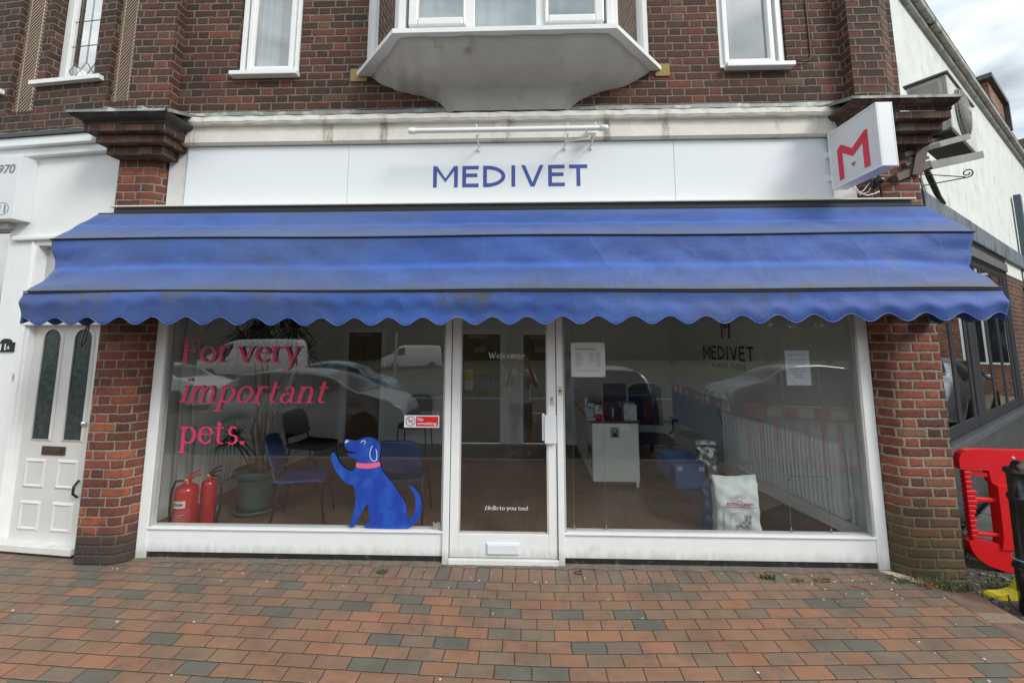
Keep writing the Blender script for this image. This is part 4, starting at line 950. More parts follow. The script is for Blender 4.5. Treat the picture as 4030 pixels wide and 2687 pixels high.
UB = brick_mat('dark_upper_brick', [(0, (.03, .018, .013)), (.35, (.05, .024, .016)), (.65, (.075, .03, .02)), (.9, (.11, .038, .024)), (1, (.12, .07, .04))], (.17, .14, .10), grime=.55)
mb = MB(); mb.v, mb.f = [], []
wall_holes(mb, -4.5, .06, 3.86, 6.6, 0, .2, [(-1.085, -.525, 4.385, 5.9), (-3.0, -1.83, 4.33, 5.9), (-.345, -.07, 4.105, 6.6), (-1.50, -1.185, 4.085, 6.6)])
mb.build('upper_wall', UB, lb_)
for a, b, z in ((-.345, -.07, 4.105), (-1.50, -1.185, 4.085)):
    h = MB(); h.face([(a, .05, z), (b, .05, z), (b, .05, 6.6), (a, .05, 6.6)], [(0, z), (1, z), (1, 6.6), (0, 6.6)]); h.build('herringbone_panel', HB, lb_)
# white lower front: wall with openings for the door and the shop window
mb = MB(); mb.v, mb.f = [], []
wall_holes(mb, -4.5, .02, -.02, 3.60, 0, .2, [(-.905, -.08, -.02, 1.975), (-.90, -.10, 2.05, 2.71), (-4.2, -1.24, .6, 2.86)])
mb.build('front_wall', RENDER, lb_)
pm('x', (.1, .1, .1))
c3_ = MB(); c3_.box(-4.5, -.15, -.06, 0, 3.58, 3.66); c3_.box(-4.5, -.30, -.11, 0, 3.66, 3.745); c3_.build('cornice', WHITE, lb_, bev=.006)
bx(-4.5, -.33, -.13, 0, 3.746, 3.785).build('gutter', pm('black_gutter', (.02, .022, .025), .4), lb_)
fl2 = MB(); fl2.grid(lambda u, v: (-4.5 + 4.2 * u, -.12 + .115 * v, 3.79 + .075 * v + .003 * sin(u * 90)), 60, 2); fl2.build('lead_flashing', LEAD, lb_)
bx(-1.17, .0, -.035, 0, 2.755, 2.80).build('string_course', RENDER, lb_, bev=.012)
bx(-4.3, -1.2, -.05, .02, 2.87, 2.93).build('shop_window_head', pm('grey_band', (.45, .46, .45), .5), lb_)
# shop window of the neighbour, its blind behind
ng = bx(-4.2, -1.24, .03, .036, .6, 2.86).build('shop_window_pane', M_SIDEGLASS, lb_)
bl = MB()
for k in range(16): bl.box(-4.2, -1.27, .10, .115, 2.84 - k * .022 - .014, 2.84 - k * .022)
bl.build('blind', pm('blind_grey_green', (.42, .47, .43), .6), lb_)
bx(-4.3, -.9, .8, .82, .3, 3).build('inner_wall', pm('brown_room', (.10, .07, .05), .9), lb_)
# door
ld_ = MB(); DX = lambda s: -s
GREYD = pm('pale_grey_door', (.62, .62, .60), .42, var=.03); 
NG = pm('obscured_glass', (.035, .05, .05), .12, var=.5, ns=24, bmp=.7, bs=55, stretch=(1, 1, .4))
SX = .20; SW = .855
def archpoly(cx, hw, z0, z1):      # tall opening with a round head
    return [(cx - hw, z0), (cx + hw, z0)] + [(cx + hw * cos(R(a)), z1 - hw + hw * sin(R(a))) for a in range(0, 181, 15)]
yd = .055
mb = MB(); 
mb.box(-.878, -.12, yd, yd + .04, .05, 1.955)
ldoor = mb.build('door', GREYD, lb_)
for cx in (-.668, -.332):
    o_ = archpoly(cx, .118, .918, 1.945); i_ = archpoly(cx, .094, .935, 1.92)
    fr2 = MB()
    for k in range(len(o_)):
        k2 = (k + 1) % len(o_)
        fr2.face([(o_[k][0], yd - .002, o_[k][1]), (o_[k2][0], yd - .002, o_[k2][1]), (i_[k2][0], yd - .012, i_[k2][1]), (i_[k][0], yd - .012, i_[k][1])])
        fr2.face([(i_[k][0], yd - .012, i_[k][1]), (i_[k2][0], yd - .012, i_[k2][1]), (i_[k2][0], yd - .0015, i_[k2][1]), (i_[k][0], yd - .0015, i_[k][1])])
    fr2.build('glazing_moulding', GREYD, ldoor)
    g2 = MB(); g2.face([(p[0], yd - .0018, p[1]) for p in i_]); g2.build('door_glass', NG, ldoor)
pn = MB()
for a, b in ((-.80, -.572), (-.46, -.232)):
    for c, d in ((.512, .768), (.155, .41)):
        o_ = [(a, c), (b, c), (b, d), (a, d)]; i_ = [(a + .022, c + .022), (b - .022, c + .022), (b - .022, d - .022), (a + .022, d - .022)]; j_ = [(a + .034, c + .034), (b - .034, c + .034), (b - .034, d - .034), (a + .034, d - .034)]
        for k in range(4):
            k2 = (k + 1) % 4
            pn.face([(o_[k][0], yd - .001, o_[k][1]), (o_[k2][0], yd - .001, o_[k2][1]), (i_[k2][0], yd - .013, i_[k2][1]), (i_[k][0], yd - .013, i_[k][1])])
            pn.face([(i_[k][0], yd - .013, i_[k][1]), (i_[k2][0], yd - .013, i_[k2][1]), (j_[k2][0], yd - .002, j_[k2][1]), (j_[k][0], yd - .002, j_[k][1])])
        pn.face([(p[0], yd - .002, p[1]) for p in j_])
pn.build('door_panel', GREYD, ldoor)
BR = pm('aged_brass', (.12, .085, .05), .4, .7)
lp = MB(); lp.box(-.632, -.39, yd - .012, yd, .802, .877); lp.box(-.60, -.42, yd - .018, yd - .012, .818, .86); lp.build('letter_plate', BR, ldoor, bev=.003)
MB().lathe([(0, -.035), (.02, -.03), (.026, -.018), (.012, -.004), (.012, 0)], (-.215, yd, 1.083), 12, 'y').build('knob', CHROME, ldoor)
MB().tube([(-.205, yd - .01, .46), (-.20, yd - .05, .5), (-.20, yd - .05, .56), (-.205, yd - .01, .60)], .01, 8).build('handle', BLACK, ldoor)
fr3 = MB(); fr3.box(-.93, -.895, -.025, .1, 0, 1.975); fr3.box(-.895, -.879, .0, .1, .05, 1.96); fr3.box(-.93, -.08, -.03, .1, 1.955, 2.0)
fr3.box(-.965, -.93, -.012, .02, 0, 2.75); fr3.build('door_frame', WHITE, lb_, bev=.006)
bx(-.90, -.10, -.04, .09, .02, .075).build('door_step', pm('white_step', (.66, .66, .63), .6, var=.08, dirt=(.35, .33, .3), dscale=8, dlo=.6, dhi=.8), lb_, bev=.005)
bx(-.90, -.10, -.03, .09, -.02, .02).build('step_base', BLACK, lb_)
bx(-.90, -.10, .08, .09, 2.05, 2.71).build('fanlight', pm('grey_panel', (.45, .46, .46), .5), lb_)
# leaded window upstairs
w_ = MB(); w_.box(-1.085, -1.0, .10, .16, 4.41, 5.9); w_.box(-.61, -.525, .10, .16, 4.41, 5.9); w_.box(-1.0, -.61, .10, .16, 4.41, 4.475)
w_ = w_.build('window', UPVC, lb_, bev=.006)
bx(-1.21, -.40, -.05, .12, 4.335, 4.38).build('window_sill', UPVC, w_, bev=.004)
bx(-1.0, -.61, .128, .134, 4.47, 5.9).build('window_pane', M_UPGLASS, w_)
ldm = MB(); LDM = pm('window_lead', (.15, .17, .18), .5)
XL, XR = -1.0, -.61; W3 = (XR - XL) / 3
for k in (1, 2): pass
cxs = [XL + W3 * (k + .5) for k in range(3)]
for x in cxs: ldm.tube([(x, .124, 4.66), (x, .124, 5.9)], .0024, 5)
for z in (4.84, 5.12, 5.40): ldm.tube([(XL, .124, z), (XR, .124, z)], .0024, 5)
for x in cxs:
    for s1 in (-1, 1):
        ldm.tube([(x, .124, 4.66), (x + s1 * W3 / 2, .124, 4.575), (x, .124, 4.485)], .0024, 5)
ldm.build('leading', LDM, w_)
bx(-1.1, -.5, .5, .52, 4.3, 5.25).build('blind', pm('pale_blue_blind', (.55, .62, .62), .9), w_); bx(-1.3, -.4, .85, .87, 4.3, 5.9).build('room_wall', DARKIN, w_)
w0 = MB(); w0.box(-1.93, -1.83, .09, .16, 4.36, 5.9); w0.box(-3, -1.93, .09, .16, 4.36, 4.44); w0 = w0.build('window', UPVC, lb_, bev=.006)
bx(-2.03, -1.93, .07, .11, 5.1, 5.9).build('window_sash', UPVC, w0, bev=.006)
bx(-3.0, -1.93, .13, .135, 4.44, 5.9).build('window_pane', M_UPGLASS, w0); bx(-3, -1.8, .5, .52, 4.3, 5.9).build('blind', INTW, w0)
bx(-3.2, -1.56, -.05, .12, 4.285, 4.33).build('window_sill', UPVC, w0, bev=.004)
bx(-4.5, .0, -.15, 3.5, 6.6, 6.9).build('roof', MATS['roof_tiles'], lb_)
def on_left(name, label, cat): return thing(name, label, cat, (-3.53, 0, 0), R(-6))
sb = on_left('number_sign_box', 'white box sign with grey digits at the upper left edge', 'sign')
bx(-2.6, -1.02, -.14, 0, 2.935, 3.545).build('case', pm('sign_box_grey', (.66, .68, .70), .4, var=.02), sb, bev=.004)
GR = pm('grey_digits', (.17, .19, .21), .5)
sans('970', -1.255, -1.062, 3.375, 3.465, -.142, GR, 'lettering', sb, th=0, shear=.15, bold=.02)
sans('1', -1.31, -1.275, 3.375, 3.465, -.142, GR, 'lettering', sb, th=0, shear=.15, bold=.02)
sans('11', -1.185, -1.11, 2.995, 3.07, -.142, GR, 'lettering', sb, th=0, bold=.02)
ring = MB(); A_ = arc(-1.148, 3.033, .075, .06, 0, 360, 32); B_ = arc(-1.148, 3.033, .069, .055, 0, 360, 32)
for k in range(32): ring.face([(A_[k][0], -.142, A_[k][1]), (A_[k + 1][0], -.142, A_[k + 1][1]), (B_[k + 1][0], -.142, B_[k + 1][1]), (B_[k][0], -.142, B_[k][1])])
ring.build('ring', GR, sb)
npl = on_left('house_number_plate', 'small black arched house number plate on the white wall', 'sign')
mb = MB(); pp = [(-1.19, 1.712), (-1.004, 1.712), (-1.004, 1.80)] + [(-1.097 + .06 * cos(R(a)), 1.80 + .034 * sin(R(a))) for a in range(0, 181, 20)] + [(-1.19, 1.80)]
mb.prism(pp, -.012, 0); mb.build('plate', pm('black_gloss', (.01, .01, .012), .2), npl, bev=.002)
sans('11', -1.15, -1.085, 1.728, 1.785, -.0135, SIGNW, 'lettering', npl, th=0, bold=.03); sans('A', -1.075, -1.04, 1.735, 1.768, -.0135, SIGNW, 'lettering', npl, th=0, bold=.03)
bl_ = on_left('doorbell', 'small cream doorbell push beside the grey panelled door', 'doorbell')
bx(-.968, -.917, -.018, 0, 1.45, 1.526).build('case', pm('bell_cream', (.52, .53, .46), .5), bl_, bev=.004); bx(-.952, -.935, -.022, -.018, 1.475, 1.50).build('button', pm('bell_button', (.3, .32, .25), .5), bl_)

# ------------------------------------------------------------------ side building (turned away to the right)
TH = R(54.3); SROT = pi / 2 - TH
def on_side(name, label, cat, **k): return thing(name, label, cat, (3.507, .207, 0), SROT, **k)
sbd = on_side('side_building', 'white rendered side wall with dark framed windows running away to the right', 'building')
mb = MB(); mb.v, mb.f = [], []
wall_holes(mb, .05, 14, 2.9, 5.84, 0, .25, []); mb.build('rendered_wall', ROUGHW, sbd)
bx(.05, 14, -.055, .0, 3.155, 3.42).build('painted_band', pm('blue_grey_band', (.13, .16, .18), .7, var=.2, dirt=(.03, .035, .04), dscale=5, dlo=.52, dhi=.68, stretch=(1, 1, .3), bmp=.4), sbd, bev=.01)
bx(.05, 5.8, -.02, .1, 2.90, 3.154).build('window_header', DARKGREY, sbd); bx(.05, 5.75, -.045, -.0201, 2.93, 3.06).build('header_board', pm('grey_brown_board', (.12, .12, .12), .5), sbd)
mb = MB(); mb.v, mb.f = [], []; wall_holes(mb, 5.8, 14, -.1, 2.92, -.01, .25, [(7.4, 10.5, .8, 2.8)]); mb.build('side_brickwork', M_UP, sbd)
bx(7.4, 10.5, .05, .056, .8, 2.8).build('shop_pane', M_SIDEGLASS, sbd)
fw = MB()
for a, b in ((.05, .9), (1.70, 1.86), (2.42, 2.56), (2.60, 2.86), (2.90, 3.06), (3.68, 3.82), (4.46, 4.60), (5.2, 5.38), (5.42, 5.8)): fw.box(a, b, -.016 if b - a > .2 else -.01, .06, .79, 2.90)
fw.box(.3, 5.8, -.012, .06, .79, .92); fw.box(.3, 5.8, -.012, .06, 2.80, 2.90)
fw.build('window_frame', DARKGREY, sbd, bev=.008)
bx(.3, 5.75, -.002, .004, .9, 2.82).build('window_pane', M_SIDEGLASS, sbd)
bx(.05, 5.9, -.09, .05, .71, .785).build('window_sill', pm('slate_sill', (.05, .06, .068), .5), sbd, bev=.01)
bx(.05, 14, -.06, .2, -.1, .708).build('painted_plinth_wall', pm('dark_grey_wall', (.028, .032, .036), .6, var=.2, dirt=(.08, .08, .075), dscale=9, dlo=.52, dhi=.7, bmp=.5), sbd)
bx(.9, 6.2, .9, .92, .3, 3).build('inner_wall', pm('warm_room_wall', (.20, .12, .08), .9), sbd)
bx(.9, 6.2, .1, .89, .4, .45).build('inner_floor', pm('pale_room_floor', (.4, .36, .28), .9), sbd)
ev = MB()
ev.box(-.3, 14, -.055, .25, 5.80, 5.86); 
for k in range(44): ev.box(-.3 + k * .33, -.3 + k * .33 + .325, -.12, .25, 5.862 + .006 * (k % 2), 5.94 + .008 * ((k * 7) % 3))
ev.build('eaves', pm('weathered_eaves', (.33, .33, .30), .85, var=.25, bmp=.7, bs=30, dirt=(.06, .06, .055), dscale=7, dlo=.55, dhi=.72), sbd, bev=.01)
rf = MB(); rf.face([(-.3, -.125, 5.945), (14, -.125, 5.945), (14, 4, 6.0), (-.3, 4, 6.0)]); rf.build('roof', MATS['roof_tiles'], sbd)
bx(7.62, 7.80, -.12, -.03, .0, 4.62).build('dark_pilaster', pm('slate_blue_paint', (.07, .10, .13), .5), sbd)
sst = on_side('kerb_stone', 'grey worn stone kerb along the foot of the side wall', 'kerb'); sst['kind'] = 'structure'; del sst['category']
kb = MB()
for k in range(9): kb.box(.55 + k * .8, .55 + k * .8 + .79, -.46, -.13, -.1, .13)
kb.build('kerb_block', pm('grey_stone', (.11, .115, .11), .75, var=.25, bmp=.6, dirt=(.07, .07, .06), dscale=4), sst, bev=.03)
ch = on_side('chimney', 'brick and render chimney rising beyond the white side roofline', 'chimney')
bx(11.4, 13.2, .5, 1.6, 5.9, 7.9).build('render_base', ROUGHW, ch); bx(11.2, 13.2, .45, 1.7, 7.9, 8.55).build('brick_top', M_RED, ch)
mb = MB(); mb.box(11.0, 13.5, .35, 1.8, 8.56, 8.68); mb.box(13.35, 13.5, .35, 1.8, 7.8, 8.559); mb.build('capping', pm('slate_cap', (.06, .06, .065), .6), ch)
# air conditioner and its steelwork
ac = on_side('air_conditioner', 'grey outdoor air conditioning unit on steel arms above the pillar cap', 'air conditioner')
ACM = pm('ac_casing', (.55, .55, .51), .5, var=.04, dirt=(.36, .35, .31), dscale=4, dlo=.55, dhi=.75)
mb = MB(); mb.box(.30, 1.32, -.46, -.18, 3.70, 4.22); mb = mb.build('casing', ACM, ac, bev=.012)
ep = MB(); ep.box(.288, .300, -.40, -.20, 3.74, 4.18); ep.box(.285, .30, -.455, -.43, 3.71, 4.21); ep.build('end_panel', pm('ac_end_panel', (.36, .35, .31), .6), ac, bev=.004)
lid = bx(.27, 1.34, -.475, -.165, 4.221, 4.24).build('lid', pm('ac_lid', (.15, .15, .14), .6), ac, bev=.004)
GRL = pm('ac_grille', (.30, .295, .26), .5, var=.15)
gm = MB(); cxa, cza, rr = .70, 3.955, .235
for k in range(13):
    r = rr * (k + 1) / 13; dz = -.46 - .045 * math.sqrt(max(0, 1 - (r / rr) ** 2)) - .012
    gm.tube([(cxa + r * cos(2 * pi * j / 40), dz, cza + r * sin(2 * pi * j / 40)) for j in range(41)], .0032, 4)
for j in range(30):
    pts = []
    for k in range(9):
        r = rr * k / 8; a = 2 * pi * j / 30 + 1.0 * (k / 8); pts.append((cxa + r * cos(a), -.46 - .045 * math.sqrt(max(0, 1 - (r / rr) ** 2)) - .012, cza + r * sin(a)))
    gm.tube(pts, .0028, 4)
for j in range(70):
    a = 2 * pi * j / 70; gm.tube([(cxa + rr * cos(a), -.46, cza + rr * sin(a)), (cxa + rr * cos(a), -.475, cza + rr * sin(a))], .003, 4)
gm.lathe([(0, -.525), (.04, -.522), (.042, -.505)], (cxa, 0, cza), 16, 'y')
gm.build('fan_grille', GRL, ac)
MB().lathe([(0, -.462), (rr * .98, -.462)], (cxa, 0, cza), 32, 'y').build('fan_opening', pm('fan_dark', (.05, .05, .048), .7), ac)
gm2 = bx(.30, 1.30, -.45, -.2, 3.682, 3.699).build('drip_tray', pm('dark_tray', (.04, .042, .04), .6), ac)
br = thing('ac_bracket', 'dark rusty steel frame holding the air conditioner off the right pillar', 'bracket')
ST1 = pm('dark_angle_iron', (.085, .075, .07), .6, .3, var=.3, dirt=(.16, .09, .06), dscale=8); ST2 = pm('grey_angle_iron', (.23, .22, .20), .55, .3, var=.2)
def beam(p, q, wd, ht, mb):
    p, q = Vector(p), Vector(q); d = (q - p).normalized(); sde = d.cross(Vector((0, 0, 1))).normalized() * wd / 2; upv = sde.cross(d).normalized() * ht / 2
    a = [p + sde + upv, p - sde + upv, p - sde - upv, p + sde - upv]; b = [v + (q - p) for v in a]
    mb.face(a); mb.face(b[::-1])
    for k in range(4): mb.face([a[k], b[k], b[(k + 1) % 4], a[(k + 1) % 4]])
mb = MB(); beam((3.30, -.17, 3.17), (3.75, -.0, 3.36), .05, .06, mb); beam((3.40, -.15, 3.38), (4.2, .14, 3.66), .05, .04, mb); beam((3.42, -.14, 3.30), (3.75, -.0, 3.42), .03, .03, mb); beam((3.42, -.13, 3.44), (4.1, .2, 3.70), .04, .03, mb)
mb.build('arm', ST1, br, bev=.003)
mb = MB(); beam((3.7501, -.0, 3.345), (4.77, .52, 3.665), .05, .07, mb); beam((3.72, -.02, 3.50), (4.24, .12, 3.665), .05, .05, mb); mb.build('outer_arm', ST2, br, bev=.003)
mb = MB(); mb.prism([(3.47, 3.21), (3.556, 3.21), (3.66, 3.55), (3.565, 3.55)], -.15, -.135); mb.build('upright', pm('rusty_plate', (.085, .06, .055), .65, .2, var=.3, dirt=(.15, .07, .05), dscale=9), br, bev=.003)
hbk = on_side('hanging_basket_bracket', 'thin black scrolled basket bracket on the white side wall', 'bracket')
mb = MB(); mb.tube([(1.36, 0, 3.66), (1.20, -.36, 3.475)], .006, 6); mb.tube([(1.385, 0, 3.53), (1.20, -.38, 3.465)], .006, 6)
mb.tube([(1.20, -.38 - .045 * sin(R(k * 20)) * (1 - k / 34), 3.465 + .045 - .045 * cos(R(k * 20)) * (1 - k / 34)) for k in range(24)], .006, 6); mb.build('scroll', BLACK, hbk)
dp = on_side('waste_pipe', 'short black bent pipe lying on the painted band of the side wall', 'pipe')
MB().tube([(1.38, -.05, 3.72), (1.42, -.06, 3.62), (1.60, -.07, 3.47), (1.66, -.07, 3.44), (1.98, -.06, 3.42)], [.03, .03, .028, .025, .012], 10).build('pipe', pm('black_plastic', (.02, .02, .02), .5, dirt=(.2, .2, .19), dscale=10, dlo=.62, dhi=.7), dp)
elc = thing('wall_cables', 'thin dark cables dropping behind the right end of the awning', 'cable')
mb = MB(); mb.tube([(3.575, -.10, 3.2), (3.585, -.10, 3.1), (3.59, -.10, 2.8)], .006, 6); mb.tube([(3.572, -.06, 3.15), (3.60, -.06, 3.02), (3.605, -.06, 2.8)], .005, 6); mb.build('cable', BLACK, elc)

# ------------------------------------------------------------------ barrier, bollard and bits at the right
bar = thing('plastic_barrier', 'red plastic pedestrian barrier with yellow foot behind the black bollard', 'barrier', (3.79, .11, .0), R(-5))
RP = pm('red_plastic', (.62, .008, .012), .38, var=.06, dirt=(.30, .02, .02), dscale=6, dlo=.6, dhi=.8)
def rrect(x0, x1, z0, z1, r, n=5):
    P = []
    for (cx, cz, a) in ((x1 - r, z0 + r, -90), (x1 - r, z1 - r, 0), (x0 + r, z1 - r, 90), (x0 + r, z0 + r, 180)): P += [(cx + r * cos(R(a + 90 * k / n)), cz + r * sin(R(a + 90 * k / n))) for k in range(n + 1)]
    return P
mb = MB()
# top rail, bottom rail with big round corners, uprights
top = [(0.0, .70), (.0, .80)] + [(.10 - .10 * cos(R(a)), .82 + .08 * sin(R(a))) for a in range(15, 91, 15)] + [(1.9, .90), (1.9, .70), (.62, .70), (.60, .66), (.24, .66), (.22, .74), (.04, .74)]
top = [(.0, .76), (.0, .84), (.02, .885), (.06, .91), (.12, .92), (2.0, .92), (2.0, .68), (.66, .68), (.62, .64), (.50, .62), (.28, .62), (.22, .66), (.21, .755)]
mb.prism(top, -.03, .03)
mb.prism([(.0, .20), (.015, .13), (.05, .07), (.12, .02), (.24, -.02), (.5, -.03), (2.0, -.03), (2.0, .16), (.62, .16), (.52, .20), (.38, .20), (.24, .15), (.21, .19), (.05, .21)], -.03, .03)
mb.prism([(.225, .15), (.375, .15), (.36, .25), (.355, .64), (.25, .64), (.245, .25)], -.045, .045)
mb.prism([(1.2, .15), (1.35, .15), (1.33, .64), (1.22, .64)], -.045, .045)
for k in range(14):
    z = .215 + k * .038; mb.box(.030, .075 + .012 * (k % 2) + (.02 if 5 < k < 10 else 0), -.025, .025, z, z + .036)
mb.box(.07, .25, -.02, .02, .50, .535); mb.box(.07, .25, -.02, .02, .235, .265); mb.prism([(.05, .745), (.21, .735), (.21, .70), (.05, .715)], -.02, .02)
mb.build('panel', RP, bar, bev=.008)
for x, z in ((.40, .86), (.42, .72)): MB().lathe([(0, -.036), (.012, -.034), (.014, -.03)], (x, 0, z), 10, 'y').build('stud', pm('pale_stud', (.7, .35, .33), .4), bar)
ft = MB(); ft.prism([(3.53, -.03), (3.535, -.012), (3.56, .002), (3.66, .005), (3.72, .025), (3.76, .06), (3.78, .11), (3.79, .15), (3.86, .15), (3.90, -.035), (3.7, -.04)], -.31, -.235)
o = ft.build('foot', pm('yellow_foot', (.52, .44, .02), .55, var=.15, dirt=(.2, .17, .03), dscale=9), None, bev=.012)
o.parent = bar; o.matrix_parent_inverse = (Matrix.Translation(bar.location) @ Matrix.Rotation(R(-6), 4, 'Z')).inverted()
bo = thing('bollard', 'black cast iron bollard with domed top at the right edge', 'bollard', (3.65, -.50, -.04))
BM = pm('bollard_black', (.010, .010, .011), .22, var=.3, bmp=.15, bs=30, dirt=(.05, .045, .04), dscale=12, dlo=.6, dhi=.75)
MB().lathe([(.0, -.1), (.095, -.1), (.095, .32), (.088, .335), (.083, .36), (.079, .75), (.086, .76), (.090, .775), (.086, .79), (.077, .80), (.076, .93)], n=32).build('post', BM, bo)
MB().lathe([(.090, .295), (.104, .30), (.106, .315), (.100, .33), (.086, .335)], n=32).build('ring', BM, bo)
MB().lathe([(.076, .93), (.088, .935), (.092, .95), (.086, .965), (.06, .972), (.05, .985), (.048, 1.0), (.035, 1.02), (.0, 1.028)], n=32).build('cap', pm('worn_cap', (.012, .012, .013), .25, var=.3, dirt=(.14, .07, .045), dscale=16, dlo=.56, dhi=.66), bo)
tw = thing('blue_string', 'pale blue string tied round the black bollard', 'string'); MB().tube([(3.65 + .098 * cos(R(a)), -.50 + .098 * sin(R(a)), .345 + .02 * cos(R(a + 30))) for a in range(0, 361, 15)], .006, 6).build('string', pm('turquoise_string', (.12, .34, .38), .8), tw)

# weeds, scraps, grit
WEED = pm('weed_green', (.075, .11, .03), .7, var=.4, ns=20); STRAW = pm('dry_weed', (.17, .15, .06), .8, var=.3)
def tuft(name, cx, cy, rad, n, hh, label, mat=WEED, z=.0, wide=.006, kind='stuff'):
    mb = MB(); rnd = random.Random(int(cx * 1000))
    for _ in range(n):
        a = rnd.uniform(0, 2 * pi); r = rad * math.sqrt(rnd.random()); x, y = cx + r * cos(a), cy + r * sin(a) * .6
        b = rnd.uniform(0, 2 * pi); l = hh * rnd.uniform(.5, 1.2); ln = rnd.uniform(.3, 1.1) * l; w_ = wide * rnd.uniform(.5, 1)
        p0, p1, p2 = Vector((x, y, z)), Vector((x + cos(b) * ln * .4, y + sin(b) * ln * .4, z + l * .7)), Vector((x + cos(b) * ln, y + sin(b) * ln, z + l * rnd.uniform(.5, 1)))
        s = Vector((-sin(b), cos(b), 0)) * w_
        mb.face([p0 - s, p0 + s, p1 + s * .8, p1 - s * .8]); mb.face([p1 - s * .8, p1 + s * .8, p2])
    o = mb.build(name, mat); return tag(o, label, None, None, kind)
tuft('weeds', 3.22, -.17, .14, 170, .035, None, STRAW); tuft('weeds', 3.33, -.20, .16, 150, .04, None); tuft('moss', 3.05, -.13, .1, 60, .02, None)
tuft('weeds', 2.05, -.13, .06, 60, .035, None); tuft('weeds', 2.25, -.16, .05, 30, .03, None, STRAW); tuft('weeds', -.95, -.14, .05, 45, .025, None); tuft('weeds', 2.45, -.15, .06, 40, .02, None, STRAW)
tuft('fern_weeds', 3.84, .28, .10, 90, .16, None, WEED, -.03, .014); tuft('weeds', 4.5, .62, .4, 400, .13, None, WEED, -.03, .012); tuft('weeds', 4.0, -.25, .4, 260, .05, None, WEED, -.03)
fc = MB(); rnd = random.Random(5)
for k in range(420):
    x, y = rnd.uniform(3.36, 4.2), rnd.uniform(-1.1, .05); s = rnd.uniform(.004, .013) * (1.6 if rnd.random() < .12 else 1)
    fc.box(x - s, x + s, y - s * .7, y + s * .7, -.035, -.03 + s, Matrix.Translation((x, y, 0)) @ Matrix.Rotation(rnd.uniform(0, 3), 4, 'Z') @ Matrix.Translation((-x, -y, 0)))
tag(fc.build('loose_gravel', pm('pebble', (.20, .19, .17), .85, var=.6, ns=30)), kind='stuff')
gr = MB()
for k in range(130):
    x, y = rnd.uniform(-5, 3.2), rnd.uniform(-2.2, -.07); y = y if rnd.random() < .5 else -.08 - abs(rnd.gauss(0, .15)); s = rnd.uniform(.0018, .005)
    if rnd.random() < .35: x = rnd.uniform(2, 3.4)
    gr.box(x - s * rnd.uniform(1, 2), x + s, y - s, y + s, .0005, .003)
tag(gr.build('pale_grit', pm('pale_grit', (.62, .60, .55), .8, var=.2)), kind='stuff')
rs = thing('red_ribbon_scrap', 'torn strip of red ribbon on the paving left of the mossy pillar', 'litter')
mb = MB(); mb.grid(lambda u, v: (2.60 + .10 * u + .004 * sin(u * 20), -.235 - .055 * u ** 2 + .014 * v, .004 + .006 * abs(sin(u * 9))), 14, 1); mb.build('ribbon', pm('ribbon_red', (.60, .01, .015), .5), rs)
rs2 = thing('red_plastic_scrap', 'small crumpled red scrap in weeds at the foot of the mossy pillar', 'litter')
mb = MB(); mb.grid(lambda u, v: (3.16 + .055 * u, -.23 + .02 * v + .02 * u, .006 + .02 * abs(sin(u * 7 + v * 3))), 8, 4); mb.build('scrap', MATS['ribbon_red'], rs2)
ps_ = thing('spilt_filler', 'cream filler spilt on the paving at the foot of the right frame', 'spill')
mb = MB(); pp = [(2.98, -.01), (3.06, -.02), (3.10, -.05), (3.155, -.10), (3.20, -.155), (3.19, -.175), (3.165, -.165), (3.15, -.185), (3.125, -.165), (3.08, -.12), (3.03, -.07)]
mb.prismz([(a, b) for a, b in pp], .003, .011); mb.build('filler', pm('cream_filler', (.60, .52, .42), .8, var=.1, bmp=.4), ps_)
hr = thing('black_hair_tie', 'tiny black loop lying by the wall right of the door', 'litter')
MB().tube([(.60 + .03 * cos(R(a)), -.11 + .022 * sin(R(a)), .006) for a in range(40, 330, 20)], .0035, 5).build('loop', BLACK, hr)

# ------------------------------------------------------------------ inside the shop
F = .05
FLM, t_, b_ = new_mat('wood_laminate'); tcx = t_.nodes.new('ShaderNodeTexCoord')
bt = t_.nodes.new('ShaderNodeTexBrick'); mpx = t_.nodes.new('ShaderNodeMapping'); mpx.inputs['Rotation'].default_value = (0, 0, R(90)); t_.links.new(tcx.outputs['Object'], mpx.inputs[0]); t_.links.new(mpx.outputs[0], bt.inputs['Vector'])
bt.inputs['Scale'].default_value = 1; bt.inputs['Brick Width'].default_value = .9; bt.inputs['Row Height'].default_value = .15; bt.inputs['Mortar Size'].default_value = .0015; bt.inputs['Color1'].default_value = (.15, .105, .078, 1); bt.inputs['Color2'].default_value = (.19, .138, .105, 1); bt.inputs['Mortar'].default_value = (.09, .06, .045, 1)
gn = noise(t_, 14, 5, .65, stretch=(5, .6, 1)); t_.links.new(mixc(t_, 1., bt.outputs[0], ramp(t_, gn, [(.3, .75), (.7, 1.25)]), 'MULTIPLY'), b_.inputs['Base Color']); b_.inputs['Roughness'].default_value = .42
IW = pm('interior_wall_paint', (.76, .79, .77), .8, var=.02); SK = pm('interior_gloss_white', (.87, .88, .87), .4, var=.02)
mb = MB(); mb.prismz([(-3.60, .1), (3.29, .1), (2.68, 3.9), (-3.08, 3.9)], -.05, F); tag(mb.build('shop_floor', FLM), kind='structure')
mb = MB(); mb.prismz([(-3.60, .1), (3.29, .1), (2.68, 3.9), (-3.08, 3.9)], 2.55, 2.65); tag(mb.build('shop_ceiling', pm('ceiling_white', (.85, .85, .84), .9)), kind='structure')
tag(seg((-3.57, .1), (-3.10, 3.83), .06, F, 2.55).build('shop_wall', IW), kind='structure')
tag(seg((2.69, 3.83), (3.285, .1), .06, F, 2.55).build('shop_wall', IW), kind='structure')
mb = MB(); mb.v, mb.f = [], []
